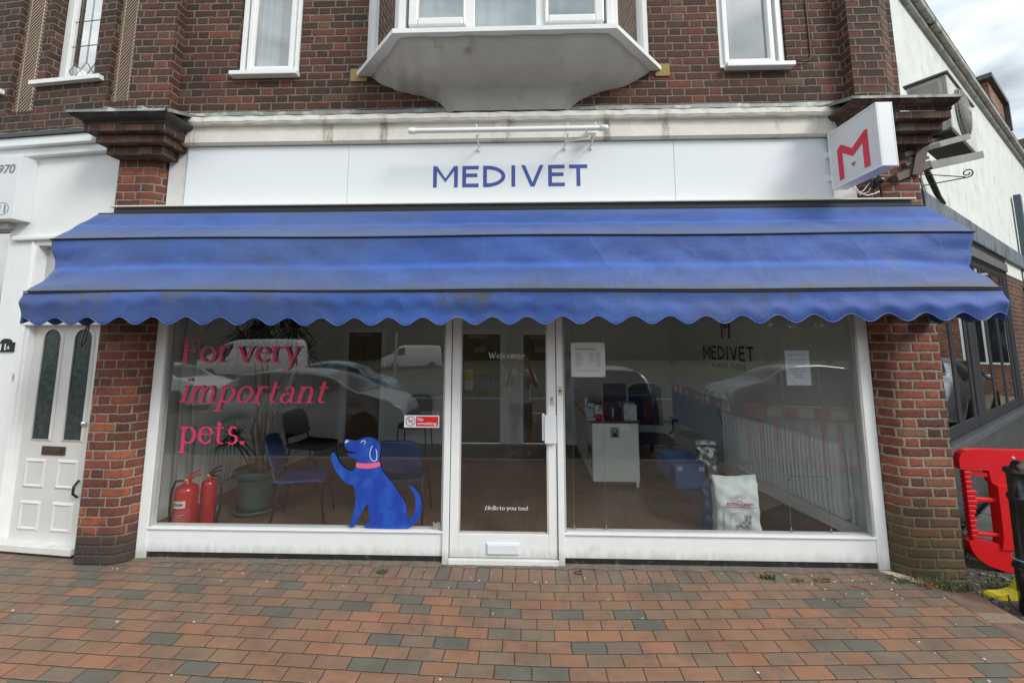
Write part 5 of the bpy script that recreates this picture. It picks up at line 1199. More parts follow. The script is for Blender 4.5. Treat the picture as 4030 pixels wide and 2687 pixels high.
wall_holes(mb, -3.2, 2.8, F, 2.55, 3.83, 3.95, [(-2.98, -2.34, F, 1.97), (-.94, -.235, F, 1.935), (.13, .84, F, 1.925)])
tag(mb.build('shop_back_wall', IW), kind='structure')
sk = seg((-3.51, .1), (-3.045, 3.80), .012, F, .17); seg((2.625, 3.80), (3.21, .1), -.012, F, .17, sk)
sk.box(-2.28, -1.0, 3.815, 3.828, F, .17); sk.box(.9, 2.7, 3.815, 3.828, F, .17); tag(sk.build('skirting', SK), kind='structure')
WD = pm('dark_wood_door', (.085, .05, .028), .45, var=.15, ns=3); 
WD2, t_, b_ = new_mat('wood_grain'); g1 = noise(t_, 9, 6, .6, stretch=(9, 1, .5)); t_.links.new(ramp(t_, g1, [(.3, (.13, .075, .035)), (.7, (.20, .125, .065))]), b_.inputs['Base Color']); b_.inputs['Roughness'].default_value = .4
for i, (a, b, zt) in enumerate(((-2.98, -2.34, 1.97), (-.94, -.235, 1.935), (.13, .84, 1.925))):
    d = thing('interior_door', ['brown wooden inner door at the far left behind the plant', 'brown inner door behind the shop door, left of the pair', 'brown inner door behind the shop door, right of the pair'][i], 'door', (a, 3.83, F), 0, 'brown doors in the back wall')
    bx(.02, b - a - .02, .03, .07, .01, zt - F - .02).build('leaf', WD2, d)
    fm = MB(); fm.box(-.06, .02, -.02, .1, 0, zt - F + .06); fm.box(b - a - .02, b - a + .06, -.02, .1, 0, zt - F + .06); fm.box(.02, b - a - .02, -.02, .1, zt - F - .02, zt - F + .06); fm.build('frame', SK, d, bev=.006)
    cl_ = bx(.12, .42, .0, .03, zt - F - .09, zt - F - .04); cl_.build('door_closer', STEEL, d)
    if i: bx(.22, .42, .026, .0295, 1.55, 1.65).build('notice', pm('door_notice', (.40, .37, .28), .6), d)
    hn = MB().lathe([(.055, .0), (.058, -.006), (.05, -.01), (.046, 0)], (b - a - .10, .03, 1.02), 20, 'y'); hn.tube([(b - a - .10, 0, 1.0), (b - a - .10, -.03, 1.0), (b - a + .02, -.035, 1.0)], .010, 8); hn.build('handle', CHROME, d)
# boxed pipes at the left
pb = thing('boxed_pipes', 'pale vertical pipes and boxing inside the left edge of the window', 'pipes')
mb = MB(); mb.box(-3.50, -3.40, .34, .50, F, 2.55); mb.build('boxing', SK, pb); mb = MB()
mb.tube([(-3.42, .74, F), (-3.42, .74, 2.5)], .018, 8); mb.tube([(-3.40, .90, F), (-3.40, .90, 2.5)], .014, 8); mb.build('pipe', SK, pb)
def radiator(p, ang, ln, z0, z1, label):
    r = thing('radiator', label, 'radiator', (p[0], p[1], 0), ang, 'white panel radiators')
    mb = MB(); n = int(ln / .055)
    def rf(u, v):
        x = ln * u; w_ = sin(2 * pi * u * n); e = min(1, min(v, 1 - v) * 14); e2 = min(1, min(u, 1 - u) * 30)
        return (x, -.055 - .017 * (1 if w_ > .25 else (-1 if w_ < -.25 else w_ * 4)) * e * e2, z0 + (z1 - z0) * v)
    mb.grid(rf, n * 8, 14, sm=False); mb.build('panel', SK, r)
    c = MB(); c.box(-.004, ln + .004, -.05, .0, z1 - .004, z1 + .012); c.box(-.012, -.001, -.07, .0, z0, z1); c.box(ln + .001, ln + .012, -.07, .0, z0, z1); c.box(0, ln, -.045, -.01, z0, z1 - .01); c.build('casing', SK, r, bev=.004)
    return r
DL = math.atan2(3.82 - 1.33, -3.10 + 3.43)
r1 = radiator((-3.42, 1.0), DL, 1.55, .20, .86, 'white panel radiator on the left wall behind the plant')
for ch in r1.children: ch.scale = (1, -1, 1) if False else (1, 1, 1)
DR = math.atan2(.578 - 2.305, 3.203 - 2.93)
r2 = radiator((2.925, 2.33), DR, 1.78, .17, .845, 'white panel radiator on the right wall beside the dog food bags')
vp = MB(); vp.tube([(1.80, -.04, .80), (1.86, -.04, .80), (1.86, -.04, .15), (1.93, -.04, .12)], .012, 8); vp.lathe([(.02, .28), (.028, .29), (.028, .38), (.02, .39)], (1.86, -.04, 0), 10); vp.build('valve_pipe', SK, r2)
# wall lettering inside
wl_ = thing('wall_logo', 'dark capital lettering with a red letter emblem on the right inner wall', 'lettering', (2.925, 2.33, 0), DR)
WB = pm('wall_black', (.02, .02, .02), .6)
stroke_caps('MEDIVET', -.48, .62, 1.545, 1.735, -.006, WB, 'lettering', wl_, sw=.13); stroke_caps('ALWAYSTHERE'[:6], -.28, .10, 1.43, 1.50, -.006, WB, 'lettering', wl_, sw=.12); stroke_caps('THERE', .16, .47, 1.43, 1.50, -.006, WB, 'lettering', wl_, sw=.12)
def mlogo2(par, x0, x1, z0, z1, y, mat):
    mb = MB(); P = lambda u, v: (x0 + (x1 - x0) * u, y, z0 + (z1 - z0) * v)
    for k, poly in enumerate([[(0, 0), (.2, 0), (.2, 1.0), (0, 1)], [(1, 0), (.8, 0), (.8, 1), (1, 1.0)], [(.2, .7), (.2, 1), (.5, .62), (.5, .38)], [(.8, 1.0), (.8, .7), (.5, .38), (.5, .62)], [(.42, .24), (.58, .24), (.50, .14)]]):
        mb.face([P(u, v) for u, v in poly])
    return mb.build('emblem', mat, par)
mlogo2(wl_, -.02, .18, 1.84, 2.12, -.006, pm('dull_red', (.25, .015, .02), .6))

# chairs
BLUEC = pm('blue_plastic_chair', (.015, .04, .17), .42, var=.1); BLKC = pm('black_upholstery', (.008, .009, .012), .8, var=.2); TUBE = pm('dark_tube', (.03, .032, .035), .35, .5)
def chair(label, x, y, rz, mat, closed=False):
    c = thing('waiting_chair', label, 'chair', (x, y, F), rz, 'waiting room chairs')       # faces +X locally
    def seat(u, v):
        a = -.22 + .44 * u; b = -.22 + .44 * v
        return (a, b, .44 - .018 * (1 - (2 * v - 1) ** 2) - .05 * max(0, u - .85) ** 1 * 2 + .03 * max(0, .15 - u) * 3)
    mb = MB(); mb.grid(seat, 12, 12); o = mb.build('seat', mat, c); m = o.modifiers.new('s', 'SOLIDIFY'); m.thickness = .022 if mat is BLUEC else .05
    def back(u, v):
        b = -.22 + .44 * u; z = .50 + .33 * v; r = .85 + .15 * min(1, (1 - v) * 4) if v > .75 else 1
        return (-.235 - .10 * v + .035 * (1 - (2 * u - 1) ** 2) * -1 , b * (1 - .12 * max(0, v - .7) / .3 * abs(2 * u - 1)), z - .035 * (abs(2 * u - 1) ** 4) * v + .03 * (abs(2 * u - 1) ** 4) * (1 - v))
    mb = MB(); mb.grid(back, 14, 10); o = mb.build('backrest', mat, c); m = o.modifiers.new('s', 'SOLIDIFY'); m.thickness = .02 if mat is BLUEC else .04
    for s in (-1, 1):
        MB().tube([(.25, s * .235, 0), (.19, s * .215, .40), (.17, s * .21, .42)], .011, 8).build('leg', TUBE, c)
        MB().tube([(-.24, s * .235, 0), (-.17, s * .215, .40), (-.15, s * .21, .42)], .011, 8).build('leg', TUBE, c)
    mb = MB()
    for s in (-1, 1): mb.tube([(.20, s * .21, .415), (-.18, s * .21, .415), (-.225, s * .20, .46), (-.27, s * .19, .62)], .011, 8)
    mb.tube([(.17, -.21, .41), (.17, .21, .41)], .010, 8); mb.build('seat_frame', TUBE, c)
    return c
ca = chair('blue plastic chair side on beside the green plant pot', -2.03, .68, R(14), BLUEC)
chair('black upholstered chair against the left radiator behind the blue one', -2.62, 2.02, R(-10), BLKC)
chair('blue chair seen from behind, partly hidden by the dog sticker', -1.04, .74, R(93), BLUEC)
chair('black chair against the back wall beside the far left door', -1.62, 3.40, R(-90), BLKC)

# potted plant
pt = thing('potted_dracaena', 'tall spiky leaved dracaena in a green pot on a wheeled saucer', 'plant', (-2.63, .90, F))
PG = pm('pot_green', (.04, .11, .095), .55, var=.15)
MB().lathe([(0, .03), (.165, .03), (.18, .10), (.20, .34), (.212, .36), (.232, .37), (.238, .43), (.226, .435), (.205, .42), (.0, .40)], n=32).build('pot', PG, pt)
sc_ = MB().lathe([(0, .015), (.20, .015), (.225, .03), (.232, .055), (.21, .05), (.19, .035)], n=32).build('saucer', PG, pt)
for a in (30, 120, 210, 300): MB().lathe([(0, -.012), (.022, -.012), (.022, .012), (0, .012)], (.17 * cos(R(a)), .17 * sin(R(a)), .022), 12, 'y').build('castor', BLACK, pt)
MB().lathe([(0, .412), (.2, .408)], n=20).build('soil', pm('soil', (.03, .022, .016), .95, bmp=1), pt)
BARK = pm('pale_bark', (.22, .16, .095), .85, var=.3, ns=12, bmp=.8, bs=40)
LEAF = pm('dracaena_leaf', (.010, .028, .012), .5, var=.35, ns=3)
stems = [((.02, .02), [(.0, .0, .4), (.01, .0, .8), (.0, .03, 1.2), (-.02, .02, 1.62), (-.05, 0, 1.84)], .030), ((.05, -.04), [(.05, -.04, .4), (-.02, -.03, .75), (-.07, -.02, 1.05), (-.12, 0, 1.4), (-.20, .02, 1.80)], .014),
         ((.06, 0), [(.06, 0, .4), (.10, .0, .8), (.07, .03, 1.1), (.18, .05, 1.45), (.25, .05, 1.85)], .014), ((.02, .06), [(.03, .05, .4), (.07, .05, .9), (.22, .0, 1.12), (.32, -.02, 1.30), (.42, .0, 1.58)], .011),
         ((-.02, 0), [(-.03, 0, .4), (-.11, .0, .8), (-.10, .02, .95), (-.02, .0, 1.15), (-.08, .05, 1.5), (-.32, .02, 1.78)], .012), ((-.06, 0), [(-.05, -.03, .4), (-.10, -.08, .62), (-.22, -.12, .74)], .010)]
def crown(c, n, ln, drop, seed, wd=.014):
    mb = MB(); rnd = random.Random(seed); c = Vector(c)
    for k in range(n):
        a = rnd.uniform(0, 2 * pi); el = rnd.uniform(-.5, 1.25); l = ln * rnd.uniform(.7, 1.15); p = c + Vector((rnd.uniform(-.02, .02), rnd.uniform(-.02, .02), rnd.uniform(-.07, .05)))
        d = Vector((cos(a) * cos(el), sin(a) * cos(el), sin(el))); s = Vector((-sin(a), cos(a), 0)) * wd * rnd.uniform(.7, 1.1); pr = None
        for j in range(6):
            t = j / 5; q = p + d * l * t + Vector((0, 0, -drop * l * t * t)); w_ = s * (1.0 - t ** 2) * (.5 + t if t < .5 else 1)
            if pr: mb.face([pr[0] - pr[1], pr[0] + pr[1], q + w_, q - w_] if j < 5 else [pr[0] - pr[1], pr[0] + pr[1], q])
            pr = (q, w_)
    return mb
for k, (b0, pts, r_) in enumerate(stems): MB().tube([Vector(p) for p in pts], [r_ * (1.15 - .5 * j / (len(pts) - 1)) for j in range(len(pts))], 8).build('trunk', BARK, pt)
for k, (c, n, l, dr_) in enumerate((((-.05, 0, 1.90), 120, .36, .55), ((-.20, .02, 1.84), 70, .34, .6), ((.25, .05, 1.90), 90, .34, .6), ((.42, 0, 1.62), 60, .27, .35), ((-.32, .02, 1.80), 70, .34, .6), ((.05, .1, 2.05), 80, .36, .5), ((-.23, -.12, .76), 60, .28, .5))):
    crown(c, n, l, dr_, k + 3).build('crown', LEAF, pt)

# extinguishers
ER = pm('extinguisher_red', (.42, .012, .018), .28, var=.05, coat=.5)
def ext(label, x, y, r, h, big):
    e = thing('fire_extinguisher', label, 'fire extinguisher', (x, y, F), 0, 'red fire extinguishers')
    MB().lathe([(0, 0), (r * .95, 0), (r, .02), (r, h - r * .55), (r * .9, h - r * .25), (r * .6, h - r * .05), (r * .25, h), (.02, h + .01), (.02, h + .03), (0, h + .03)], n=32).build('cylinder', ER, e)
    mb = MB(); mb.prism([(-.02, h + .02), (.0, h + .045), (.05, h + .075), (.11, h + .085), (.115, h + .075), (.06, h + .06), (.02, h + .025)], -.008, .008); mb.build('handle', ER if big else BLACK, e, bev=.002)
    mb = MB(); mb.prism([(-.01, h + .05), (.03, h + .095), (.10, h + .125), (.105, h + .112), (.04, h + .08), (.0, h + .045)], -.008, .008); mb.build('lever', BLACK if not big else ER, e, bev=.002)
    MB().lathe([(0, -.03), (.014, -.028), (.014, -.015)], (0, 0, h + .035), 12, 'y').build('gauge', pm('gauge_yellow', (.6, .4, .05), .4), e)
    s = -1 if big else 1
    MB().tube([(s * .02, 0, h + .03), (s * (r + .02), 0, h + .02), (s * (r + .05), 0, h - .06), (s * (r + .055), 0, h * .5), (s * (r + .03), 0, h * .12), (s * (r + .02), 0, .02)], .011, 8).build('hose', BLACK, e)
    if not big: MB().tube([(r + .03, 0, h * .55), (r + .02, 0, h * .1)], .017, 10).build('horn', BLACK, e)
    if big:
        lab = MB(); lab.grid(lambda u, v: ((r + .001) * sin(R(-50 + 85 * u)), -(r + .001) * cos(R(-50 + 85 * u)), h * .62 + .06 * v), 16, 1); lab.build('label', pm('cream_label', (.62, .58, .50), .5), e)
        lab = MB(); lab.grid(lambda u, v: ((r + .001) * sin(R(-60 + 120 * u)), -(r + .001) * cos(R(-60 + 120 * u)), .04 + (h * .5) * v), 16, 1); lab.build('panel', pm('pink_print', (.40, .05, .06), .4), e)
        o = sans('FOAM', -.055, .035, h * .62 + .017, h * .62 + .043, -(r + .003), INK, 'lettering', e, th=0, bold=.03)
        for v in o.data.vertices: v.co.y = -math.sqrt(max(0, (r + .003) ** 2 - v.co.x ** 2))
        mb = MB()
        for k in range(9):
            z = .05 + k * .018; mb.grid(lambda u, v, z=z: ((r + .002) * sin(R(-45 + (60 + (k * 37) % 25) * u)), -(r + .002) * cos(R(-45 + (60 + (k * 37) % 25) * u)), z + .005 * v + (.04 if z > .1 else 0)), 10, 1)
        mb.build('small_print', pm('white_print', (.6, .35, .35), .5), e)
    return e
ext('red foam fire extinguisher, the nearer and wider of the pair at the left', -2.885, .24, .092, .475, True)
ext('red fire extinguisher with black horn, the slimmer one behind the foam one', -2.80, .40, .066, .47, False)

# reception desk and what is on it
dk = thing('reception_desk', 'pale grey reception desk end with dark wooden top', 'desk', (0, 0, F))
DKM = pm('desk_grey', (.72, .78, .75), .45, var=.02)
mb = MB(); mb.box(1.01, 1.575, 1.75, 1.77, .055, .745); mb.box(1.01, 1.03, 1.77, 3.45, .055, .745); mb.box(1.555, 1.575, 1.77, 2.5, .055, .745); mb.box(1.53, 1.56, 1.74, 1.76, .0, .06); mb.build('carcass', DKM, dk, bev=.002)
bx(1.03, 1.54, 1.80, 3.4, 0, .055).build('kickboard', pm('oak_kickboard', (.13, .085, .05), .5), dk)
bx(.99, 1.59, 1.73, 3.46, .746, .775).build('desk_top', pm('striped_wood', (.10, .05, .03), .35, var=.35, ns=2), dk, bev=.003)
mb = MB(); mb.box(.985, 1.02, 2.2, 3.46, .776, 1.0); mb.build('counter_screen', DKM, dk)
mlg = MB()
for poly in ([(0, 0), (.03, 0), (.03, .3), (0, .3)], [(.17, 0), (.2, 0), (.2, .3), (.17, .3)], [(.03, .2), (.03, .3), (.1, .2), (.1, .1)], [(.17, .3), (.17, .2), (.1, .1), (.1, .2)]): mlg.face([(1.008, 1.86 + a * 1.6, .18 + b) for a, b in poly])
mlg.build('emblem', pm('dull_red', (.25, .015, .02), .6), dk)
bd2 = MB(); bd2.box(1.23, 1.34, 1.745, 1.7495, .575, .70); bd2.build('badge', pm('badge_grey', (.30, .31, .30), .5), dk); 
lm = MB(); A_ = arc(1.285, .66, .035, .035, 0, 360, 24); B_ = arc(1.285, .66, .024, .024, 0, 360, 24)
for k in range(24): lm.face([(A_[k][0], 1.744, A_[k][1]), (A_[k + 1][0], 1.744, A_[k + 1][1]), (B_[k + 1][0], 1.744, B_[k + 1][1]), (B_[k][0], 1.744, B_[k][1])])
lm.face([(1.255, 1.744, .585), (1.315, 1.744, .585), (1.315, 1.744, .625), (1.255, 1.744, .625)]); lm.build('badge_emblem', INK, dk)
T = .825
def small(name, label, cat, parts):
    t = thing(name, label, cat)
    for nm, mb, m in parts: mb.build(nm, m, t, bev=.002)
    return t
LP1 = pm('leaflet_pale', (.45, .50, .47), .5, dirt=(.1, .12, .1), dscale=14, dlo=.52, dhi=.56); LP2 = pm('leaflet_white', (.58, .60, .60), .5, dirt=(.2, .22, .2), dscale=20, dlo=.56, dhi=.6)
small('leaflet_holder', 'clear stand of pale leaflets on the left of the desk', 'leaflet holder', [('leaflet', MB().box(.96, 1.06, 1.90, 1.905, T, T + .19), LP1), ('leaflet', MB().box(1.065, 1.155, 1.86, 1.865, T, T + .17), LP2), ('base', MB().box(.95, 1.16, 1.80, 1.92, T - .01, T + .012), PLQ)])
mb = MB(); mb.lathe([(0, -.004), (.045, -.003), (.045, .003)], (1.10, 1.80, T + .03), 20, 'y'); 
rsx = thing('red_badge', 'round red badge leaning on the desk leaflets', 'badge'); mb.build('disc', pm('badge_red', (.45, .02, .06), .4), rsx)
small('wrapped_box', 'clear wrapped pale box on the right end of the desk', 'box', [('carton', MB().box(1.42, 1.56, 1.80, 1.98, T, T + .20), pm('wrap_grey', (.36, .40, .38), .25, var=.3, ns=14)), ('wrap', MB().box(1.415, 1.575, 1.795, 1.80, T - .02, T + .18), pm('wrap_film', (.5, .54, .52), .15, var=.3, ns=9, bmp=1, bs=20))])
small('desk_tray', 'dark red and black trays in the middle of the desk', 'tray', [('tray', MB().box(1.20, 1.40, 2.0, 2.25, T, T + .18), pm('maroon_tray', (.05, .012, .015), .5)), ('divider', MB().box(1.30, 1.33, 1.98, 1.999, T, T + .12), pm('pale_divider', (.4, .38, .36), .5)), ('bottle', MB().lathe([(.0, T), (.016, T), (.016, T + .10), (.006, T + .13), (0, T + .13)], (1.18, 1.93, 0), 12), pm('red_bottle', (.3, .02, .03), .4))])
small('loose_papers', 'loose white papers spread on the desk top', 'papers', [('sheet', MB().box(1.15, 1.36, 1.78, 1.93, T - .048 + .0, T - .046), pm('paper', (.66, .68, .76), .7)), ('sheet', MB().box(1.05, 1.22, 1.76, 1.9, T - .045, T - .043), pm('paper', (.66, .68, .76), .7))])
for o in list(scene.objects):
    if o.get('label') and o.name.split('.')[0] in ('leaflet_holder', 'wrapped_box', 'desk_tray', 'red_badge'): o.location.z = -.05 + .052
mo = thing('monitor', 'dark computer monitor seen from behind on the desk', 'monitor'); bx(1.30, 1.62, 2.55, 2.58, .95, 1.20).build('screen', BLACK, mo, bev=.006); MB().lathe([(.10, .827), (.02, .835), (.018, .99)], (1.46, 2.57, 0), 12).build('stand', BLACK, mo)
oc = thing('office_chair', 'black office chair with high back behind the desk', 'chair', (1.93, 2.45, F))
mb = MB(); mb.grid(lambda u, v: (-.25 + .5 * u, -.24 + .48 * v, .47 - .02 * (abs(2 * u - 1) ** 3 + abs(2 * v - 1) ** 3)), 10, 10); o = mb.build('seat', BLKC, oc); m = o.modifiers.new('s', 'SOLIDIFY'); m.thickness = .07
mb = MB(); mb.grid(lambda u, v: (-.24 + .48 * u * 1.0, .26 + .06 * v - .05 * (abs(2 * u - 1) ** 2), .55 + .58 * v - .06 * (abs(2 * u - 1) ** 4) * v), 10, 10); o = mb.build('backrest', BLKC, oc); m = o.modifiers.new('s', 'SOLIDIFY'); m.thickness = .06
MB().lathe([(.03, .12), (.03, .30), (.018, .30), (.018, .43)], n=12).build('column', TUBE, oc)
for a in range(0, 360, 72): mb = MB().tube([(0, 0, .13), (.27 * cos(R(a)), .27 * sin(R(a)), .07)], [.025, .016], 8); mb.lathe([(0, -.02), (.028, -.02), (.028, .02), (0, .02)], (.27 * cos(R(a)), .27 * sin(R(a)), .03), 12, 'y'); mb.build('leg', BLKC, oc)
for s in (-1, 1): MB().tube([(s * .26, .05, .46), (s * .32, .05, .52), (s * .32, .05, .66), (s * .31, .15, .68), (s * .31, -.13, .68)], .018, 8).build('armrest', BLKC, oc)
# crate
cr2 = thing('blue_crate', 'blue plastic lidded crate on the floor right of the desk', 'crate', (2.165, 1.72, F))
CB = pm('crate_blue', (.02, .17, .45), .45, var=.12)
mb = MB()
for a, b, c, d in ((-.18, .18, 0, .012), (-.18, .18, .56, .572)): mb.prism([(-.155, 0), (.155, 0), (.19, .28), (-.19, .28)], c, d)
for s in (-1, 1):
    mb.face([(s * .155, 0, 0), (s * .155, .57, 0), (s * .19, .57, .28), (s * .19, 0, .28)]); mb.face([(s * .145, 0.001, 0), (s * .145, .57, 0), (s * .18, .57, .28), (s * .18, 0.001, .28)])
mb.face([(-.155, 0, .01), (.155, 0, .01), (.155, .57, .01), (-.155, .57, .01)]); mb.build('box', CB, cr2)
rm = MB(); rm.box(-.20, .20, -.02, .0, .255, .29); rm.box(-.21, -.19, -.02, .59, .262, .285); rm.box(.19, .21, -.02, .59, .262, .285); rm.box(-.20, .20, .573, .59, .262, .29); rm.build('rim', CB, cr2, bev=.004)
for x in (-.13, .13): bx(x - .045, x + .045, -.028, -.0205, .17, .29).build('catch', CB, cr2, bev=.004); bx(x - .03, x + .035, -.0305, -.0285, .205, .255).build('sticker', pm('sticker_white', (.55, .56, .58), .5), cr2)
for s in (-1, 1):
    lidm = MB(); lidm.grid(lambda u, v: (s * (.21 + .03 * u), .02 + .54 * v, .27 - .17 * u + .01 * sin(v * 60)), 3, 30); lidm.build('lid_flap', CB, cr2)
# foil bag and feed bags
FOIL = pm('foil', (.42, .45, .43), .3, .6, var=.3, ns=10, bmp=1, bs=22, dirt=(.06, .07, .06), dscale=9, dlo=.54, dhi=.6)
def bagmesh(w_, h, d, seed, crimp=.12):
    rnd = random.Random(seed); ph = [rnd.uniform(0, 6) for _ in range(6)]
    def f(u, v):
        a = 2 * pi * u; full = (1 - v ** 5) if v < 1 - crimp else (1 - (1 - crimp) ** 5) * max(0, (1 - v) / crimp) * .3
        full = max(full, .02); ww = w_ / 2 * (1 - .06 * sin(pi * v)); x = ww * max(-1, min(1, 1.25 * cos(a))); y = d / 2 * full * max(-1, min(1, 1.2 * sin(a)))
        wr = .006 * sin(v * 23 + x * 30 + ph[0]) * full + .004 * sin(v * 11 - x * 60 + ph[1])
        return (x + .004 * sin(v * 15 + ph[2]), y + wr, h * v + (.01 * sin(x * 12 + ph[3]) if v > .9 else 0))
    return MB().grid(f, 48, 40, closeu=True)
fb = thing('foil_bag', 'crumpled silver foil bag slumped beside the blue crate', 'bag', (2.47, 1.95, F + .0), R(-15)); bagmesh(.26, .50, .14, 4).build('bag', FOIL, fb)
BW = pm('feed_bag_white', (.70, .76, .77), .45, .0, var=.06, ns=6, bmp=.8, bs=9); BT = pm('feed_bag_teal', (.01, .10, .17), .3, .1, var=.25, ns=8, bmp=.6, bs=14)
fd = thing('feed_bag', 'white pet food bag with red crown lettering in the right window', 'bag', (2.125, .50, F), R(-2)); bagmesh(.40, .52, .16, 9).build('bag', BW, fd)
DRD = pm('crown_red', (.40, .015, .05), .5); GY = pm('print_grey', (.12, .14, .14), .6)
yb = -.098
stroke = MB()
sans('ROYAL CANIN', -.115, .12, .282, .310, yb, DRD, 'lettering', fd, th=0, bold=.03)
bx(-.145, .145, yb, yb + .0015, .268, .273).build('red_rule', DRD, fd)
for k in range(9):
    a = 155 - k * 32.5 if k < 5 else 140 - (k - 5) * 33
    r = .048 if k < 5 else .030
    MB().lathe([(0, yb - .001), (.0055, yb - .0005), (.0055, yb + .001)], (r * cos(R(a)), 0, .335 + r * sin(R(a)) * .9), 10, 'y').build('crown_dot', DRD, fd)
cm_ = MB(); A_ = arc(0, .30, .045, .028, 50, 130, 10); B_ = arc(0, .296, .045, .028, 50, 130, 10)
for k in range(10): cm_.face([(A_[k][0], yb, A_[k][1]), (A_[k + 1][0], yb, A_[k + 1][1]), (B_[k + 1][0], yb, B_[k + 1][1]), (B_[k][0], yb, B_[k][1])])
cm_.build('crown_arch', DRD, fd)
Mv = Matrix.Translation((-.155, yb, .06)) @ Matrix.Rotation(R(-90), 4, 'Y')
sans('VETERINARY', 0, .17, 0, .02, 0, GY, 'lettering', fd, th=0, bold=.02, M=Matrix.Translation((-.14, yb, .07)) @ Matrix.Rotation(R(-90), 4, 'Y'))
fr_m = MB()
def ln_(a, b, w_=.0012): 
    a, b = Vector(a), Vector(b); d = (b - a).normalized(); n = Vector((-d.y, d.x)) * w_; fr_m.face([(q.x, yb, q.y) for q in (a + n, b + n, b - n, a - n)])
ln_((-.095, .05), (-.08, .215)); ln_((-.08, .215), (.05, .215)); 
AP = arc(0, .14, .10, .09, 80, 230, 18)
for k in range(18): ln_(AP[k], AP[k + 1], .001)
fr_m.build('drawn_frame', GY, fd)
SP2 = pm('dog_print', (.16, .18, .18), .6, dirt=(.5, .55, .55), dscale=40, dlo=.48, dhi=.52)
dgp = [(.055, .215), (.075, .225), (.092, .215), (.098, .19), (.09, .175), (.093, .13), (.092, .09), (.095, .06), (.085, .058), (.082, .10), (.072, .06), (.06, .055), (.062, .10), (.03, .105), (.02, .06), (.005, .06), (.008, .095), (-.03, .055), (-.045, .055), (-.02, .11), (-.045, .118), (-.02, .125), (.02, .145), (.05, .165), (.06, .18), (.05, .19)]
mb = MB(); mb.face([(a, yb - .0005, b) for a, b in dgp]); mb.build('dog_drawing', SP2, fd)
fd2 = thing('teal_feed_bag', 'dark teal shiny bag leaning behind the white pet food bag', 'bag', (1.99, .62, F), R(6)); bagmesh(.26, .42, .12, 12).build('bag', BT, fd2)
ht = thing('hazard_tape', 'yellow and white tape on the dark mat beside the pet food bag', 'tape'); mb = MB()
for k in range(8): mb.face([(2.35 + k * .07, .52 - k * .035, F + .006), (2.41 + k * .07, .49 - k * .035, F + .006), (2.40 + k * .07, .46 - k * .035, F + .006), (2.34 + k * .07, .49 - k * .035, F + .006)])
mb.build('tape', pm('tape_yellow', (.45, .36, .06), .5), ht)
mt = thing('black_mat', 'dark mat on the floor below the right radiator', 'mat'); mb = MB(); mb.prismz([(2.3, .14), (3.2, .14), (2.98, 1.25), (2.45, .9)], F + .001, F + .005); mb.build('mat', pm('mat_black', (.015, .013, .012), .9), mt)
wc = thing('wall_cable', 'black cable hanging down the right inner wall beside the radiator', 'cable', (2.925, 2.33, 0), DR)
MB().tube([(-.12, -.02, 1.1), (-.10, -.03, .95), (-.14, -.03, .8), (-.06, -.02, .6), (-.04, -.02, .1)], .006, 6).build('cable', BLACK, wc)
ls = thing('silver_sticker', 'small torn silver sticker low in the left window corner', 'sticker')
mb = MB(); mb.face([(-.585, .0225, .26), (-.53, .0225, .262), (-.528, .0225, .31), (-.55, .0225, .315), (-.565, .0225, .30), (-.59, .0225, .318)]); mb.build('film', pm('silver_film', (.45, .46, .46), .3, .5, bmp=1, bs=60), ls)

